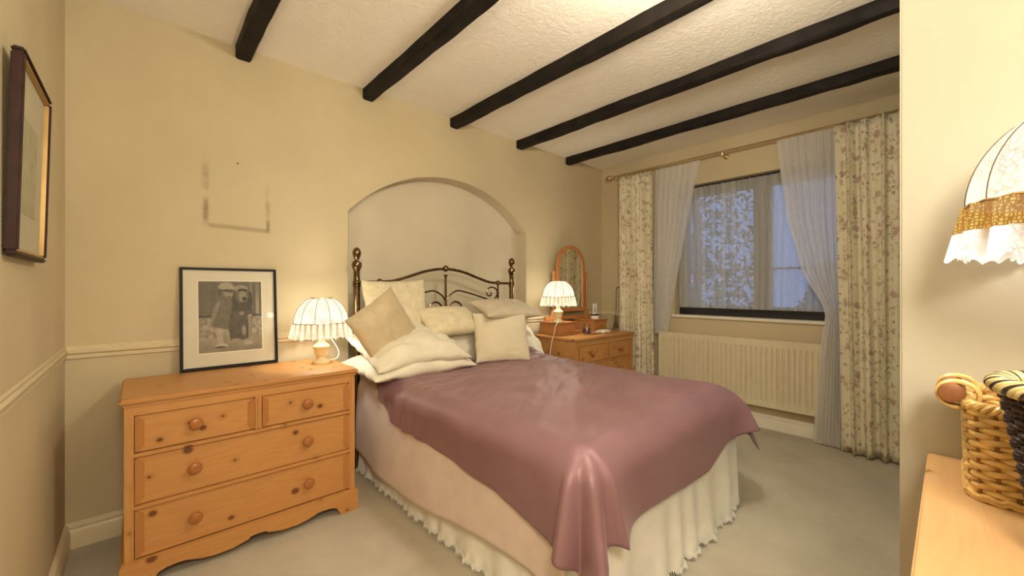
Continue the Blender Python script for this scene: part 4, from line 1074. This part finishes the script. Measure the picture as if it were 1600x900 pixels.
# rectangular honey basket
bc = (1.168, -2.676); hx, hy, bh = .105, .047, .155
bk = thing('wicker_basket', (bc[0], bc[1], DZ), 'honey wicker basket with a wooden roll handle against the wall', 'basket')
nst = 26; rows = 17
part('base', MB().box(bc[0] - hx + .012, bc[0] + hx - .012, bc[1] - hy + .012, bc[1] + hy - .012, DZ + .001, DZ + .012, .005), 'wicker_d', bk)
def flarew(z): return 1.0 + .10 * (z - DZ) / bh
for k in range(nst):
    pts = []
    for z in (DZ + .004, DZ + bh * .5, DZ + bh):
        f = flarew(z); x, y, nx, ny = rrect(bc[0], bc[1], hx * f, hy * f, .03, k / nst); pts.append((x, y, z))
    part('stake', MB().tube(pts, .0032, 6), 'wicker_d', bk)
for r_ in range(rows):
    z = DZ + .008 + (bh - .012) * r_ / (rows - 1); f = flarew(z); pts = []; nn = nst * 5
    for i in range(nn):
        x, y, nx, ny = rrect(bc[0], bc[1], hx * f, hy * f, .03, i / nn)
        o_ = .0042 * math.cos(PI * nst * i / nn + PI * r_)
        pts.append((x + nx * o_, y + ny * o_, z + .0012 * math.sin(i * .7 + r_)))
    part('weaver', MB().tube(pts, .0053, 6, True), 'wicker', bk)
for q in range(3):
    pts = []; nn = 200
    for i in range(nn):
        x, y, nx, ny = rrect(bc[0], bc[1], hx * 1.1, hy * 1.1, .03, i / nn); an = 2 * PI * (22 * i / nn + q / 3)
        pts.append((x + nx * .007 * math.cos(an), y + ny * .007 * math.cos(an), DZ + bh + .006 + .006 * math.sin(an)))
    part('rim_braid', MB().tube(pts, .0042, 6, True), 'wicker', bk)
for zb, ob in ((DZ + .004, .006), (DZ + .010, .007)):
    pts = [];
    for i in range(160):
        x, y, nx, ny = rrect(bc[0], bc[1], hx, hy, .03, i / 160); pts.append((x + nx * ob, y + ny * ob, zb + .002 * math.sin(i)))
    part('foot_braid', MB().tube(pts, .0045, 6, True), 'wicker', bk)
hyy = bc[1] + hy * 1.1 + .020; hz = DZ + bh + .022
part('handle_roll', MB().lathe([(.010, -.058), (.017, -.056), (.0185, -.045), (.0185, .045), (.017, .056), (.010, .058)], (bc[0] - .035, hyy, hz), 18, 'X'), simple('turned_brown_handle', (0.26, 0.10, 0.035), .4, var=.25, nscale=30), bk)
for xo in (-.080, -.073, -.066, -.004, .003, .010):
    x = bc[0] + xo
    ring = [(x, hyy - .008 + .026 * math.cos(a), hz - .003 + .023 * math.sin(a)) for a in [2 * PI * i / 20 for i in range(20)]]
    part('handle_loop', MB().tube(ring, .0036, 6, True), 'wicker', bk)
# round black and cream basket
rc = (.905, -2.752); rb, rt, rh = .062, .098, .225
b2 = thing('wicker_basket', (rc[0], rc[1], DZ), 'round black-brown wicker basket with a black and cream plaited rim', 'basket')
part('base', MB().lathe([(.001, .001), (rb - .004, .001), (rb - .004, .010), (.001, .010)], (rc[0], rc[1], DZ), 30), 'wicker_b', b2)
nst = 34; rows = 26
for k in range(nst):
    a = 2 * PI * k / nst
    part('stake', MB().tube([(rc[0] + q * math.cos(a), rc[1] + q * math.sin(a), z) for q, z in ((rb, DZ + .003), (rt, DZ + rh))], .0026, 6), 'wicker_b', b2)
for r_ in range(rows):
    f = r_ / (rows - 1); z = DZ + .006 + (rh - .01) * f; R0 = rb + (rt - rb) * f
    pts = []; nn = nst * 5
    for i in range(nn):
        a = 2 * PI * i / nn; q = R0 + .0036 * math.cos(PI * nst * i / nn + PI * r_)
        pts.append((rc[0] + q * math.cos(a), rc[1] + q * math.sin(a), z))
    part('weaver', MB().tube(pts, .0042, 6, True), 'wicker_b', b2)
for r_ in range(9):                                     # paler lining strands inside the mouth
    f = 1 - r_ * .035; z = DZ + rh * f; R0 = rb + (rt - rb) * f - .010
    part('lining_strand', MB().tube([(rc[0] + (R0 + .002 * math.cos(17 * a + PI * r_)) * math.cos(a), rc[1] + (R0 + .002 * math.cos(17 * a + PI * r_)) * math.sin(a), z) for a in [2 * PI * i / 102 for i in range(102)]], .0032, 6, True), 'wicker_c', b2)
for q in range(9):
    pts = []; nn = 260
    for i in range(nn):
        a = 2 * PI * i / nn; an = 2 * PI * (9 * i / nn + q / 9); R0 = rt + .002 + .013 * math.cos(an)
        pts.append((rc[0] + R0 * math.cos(a), rc[1] + R0 * math.sin(a), DZ + rh + .006 + .009 * math.sin(an)))
    part('rim_plait', MB().tube(pts, .0040, 6, True), 'wicker_c' if q % 3 else 'wicker_b', b2)
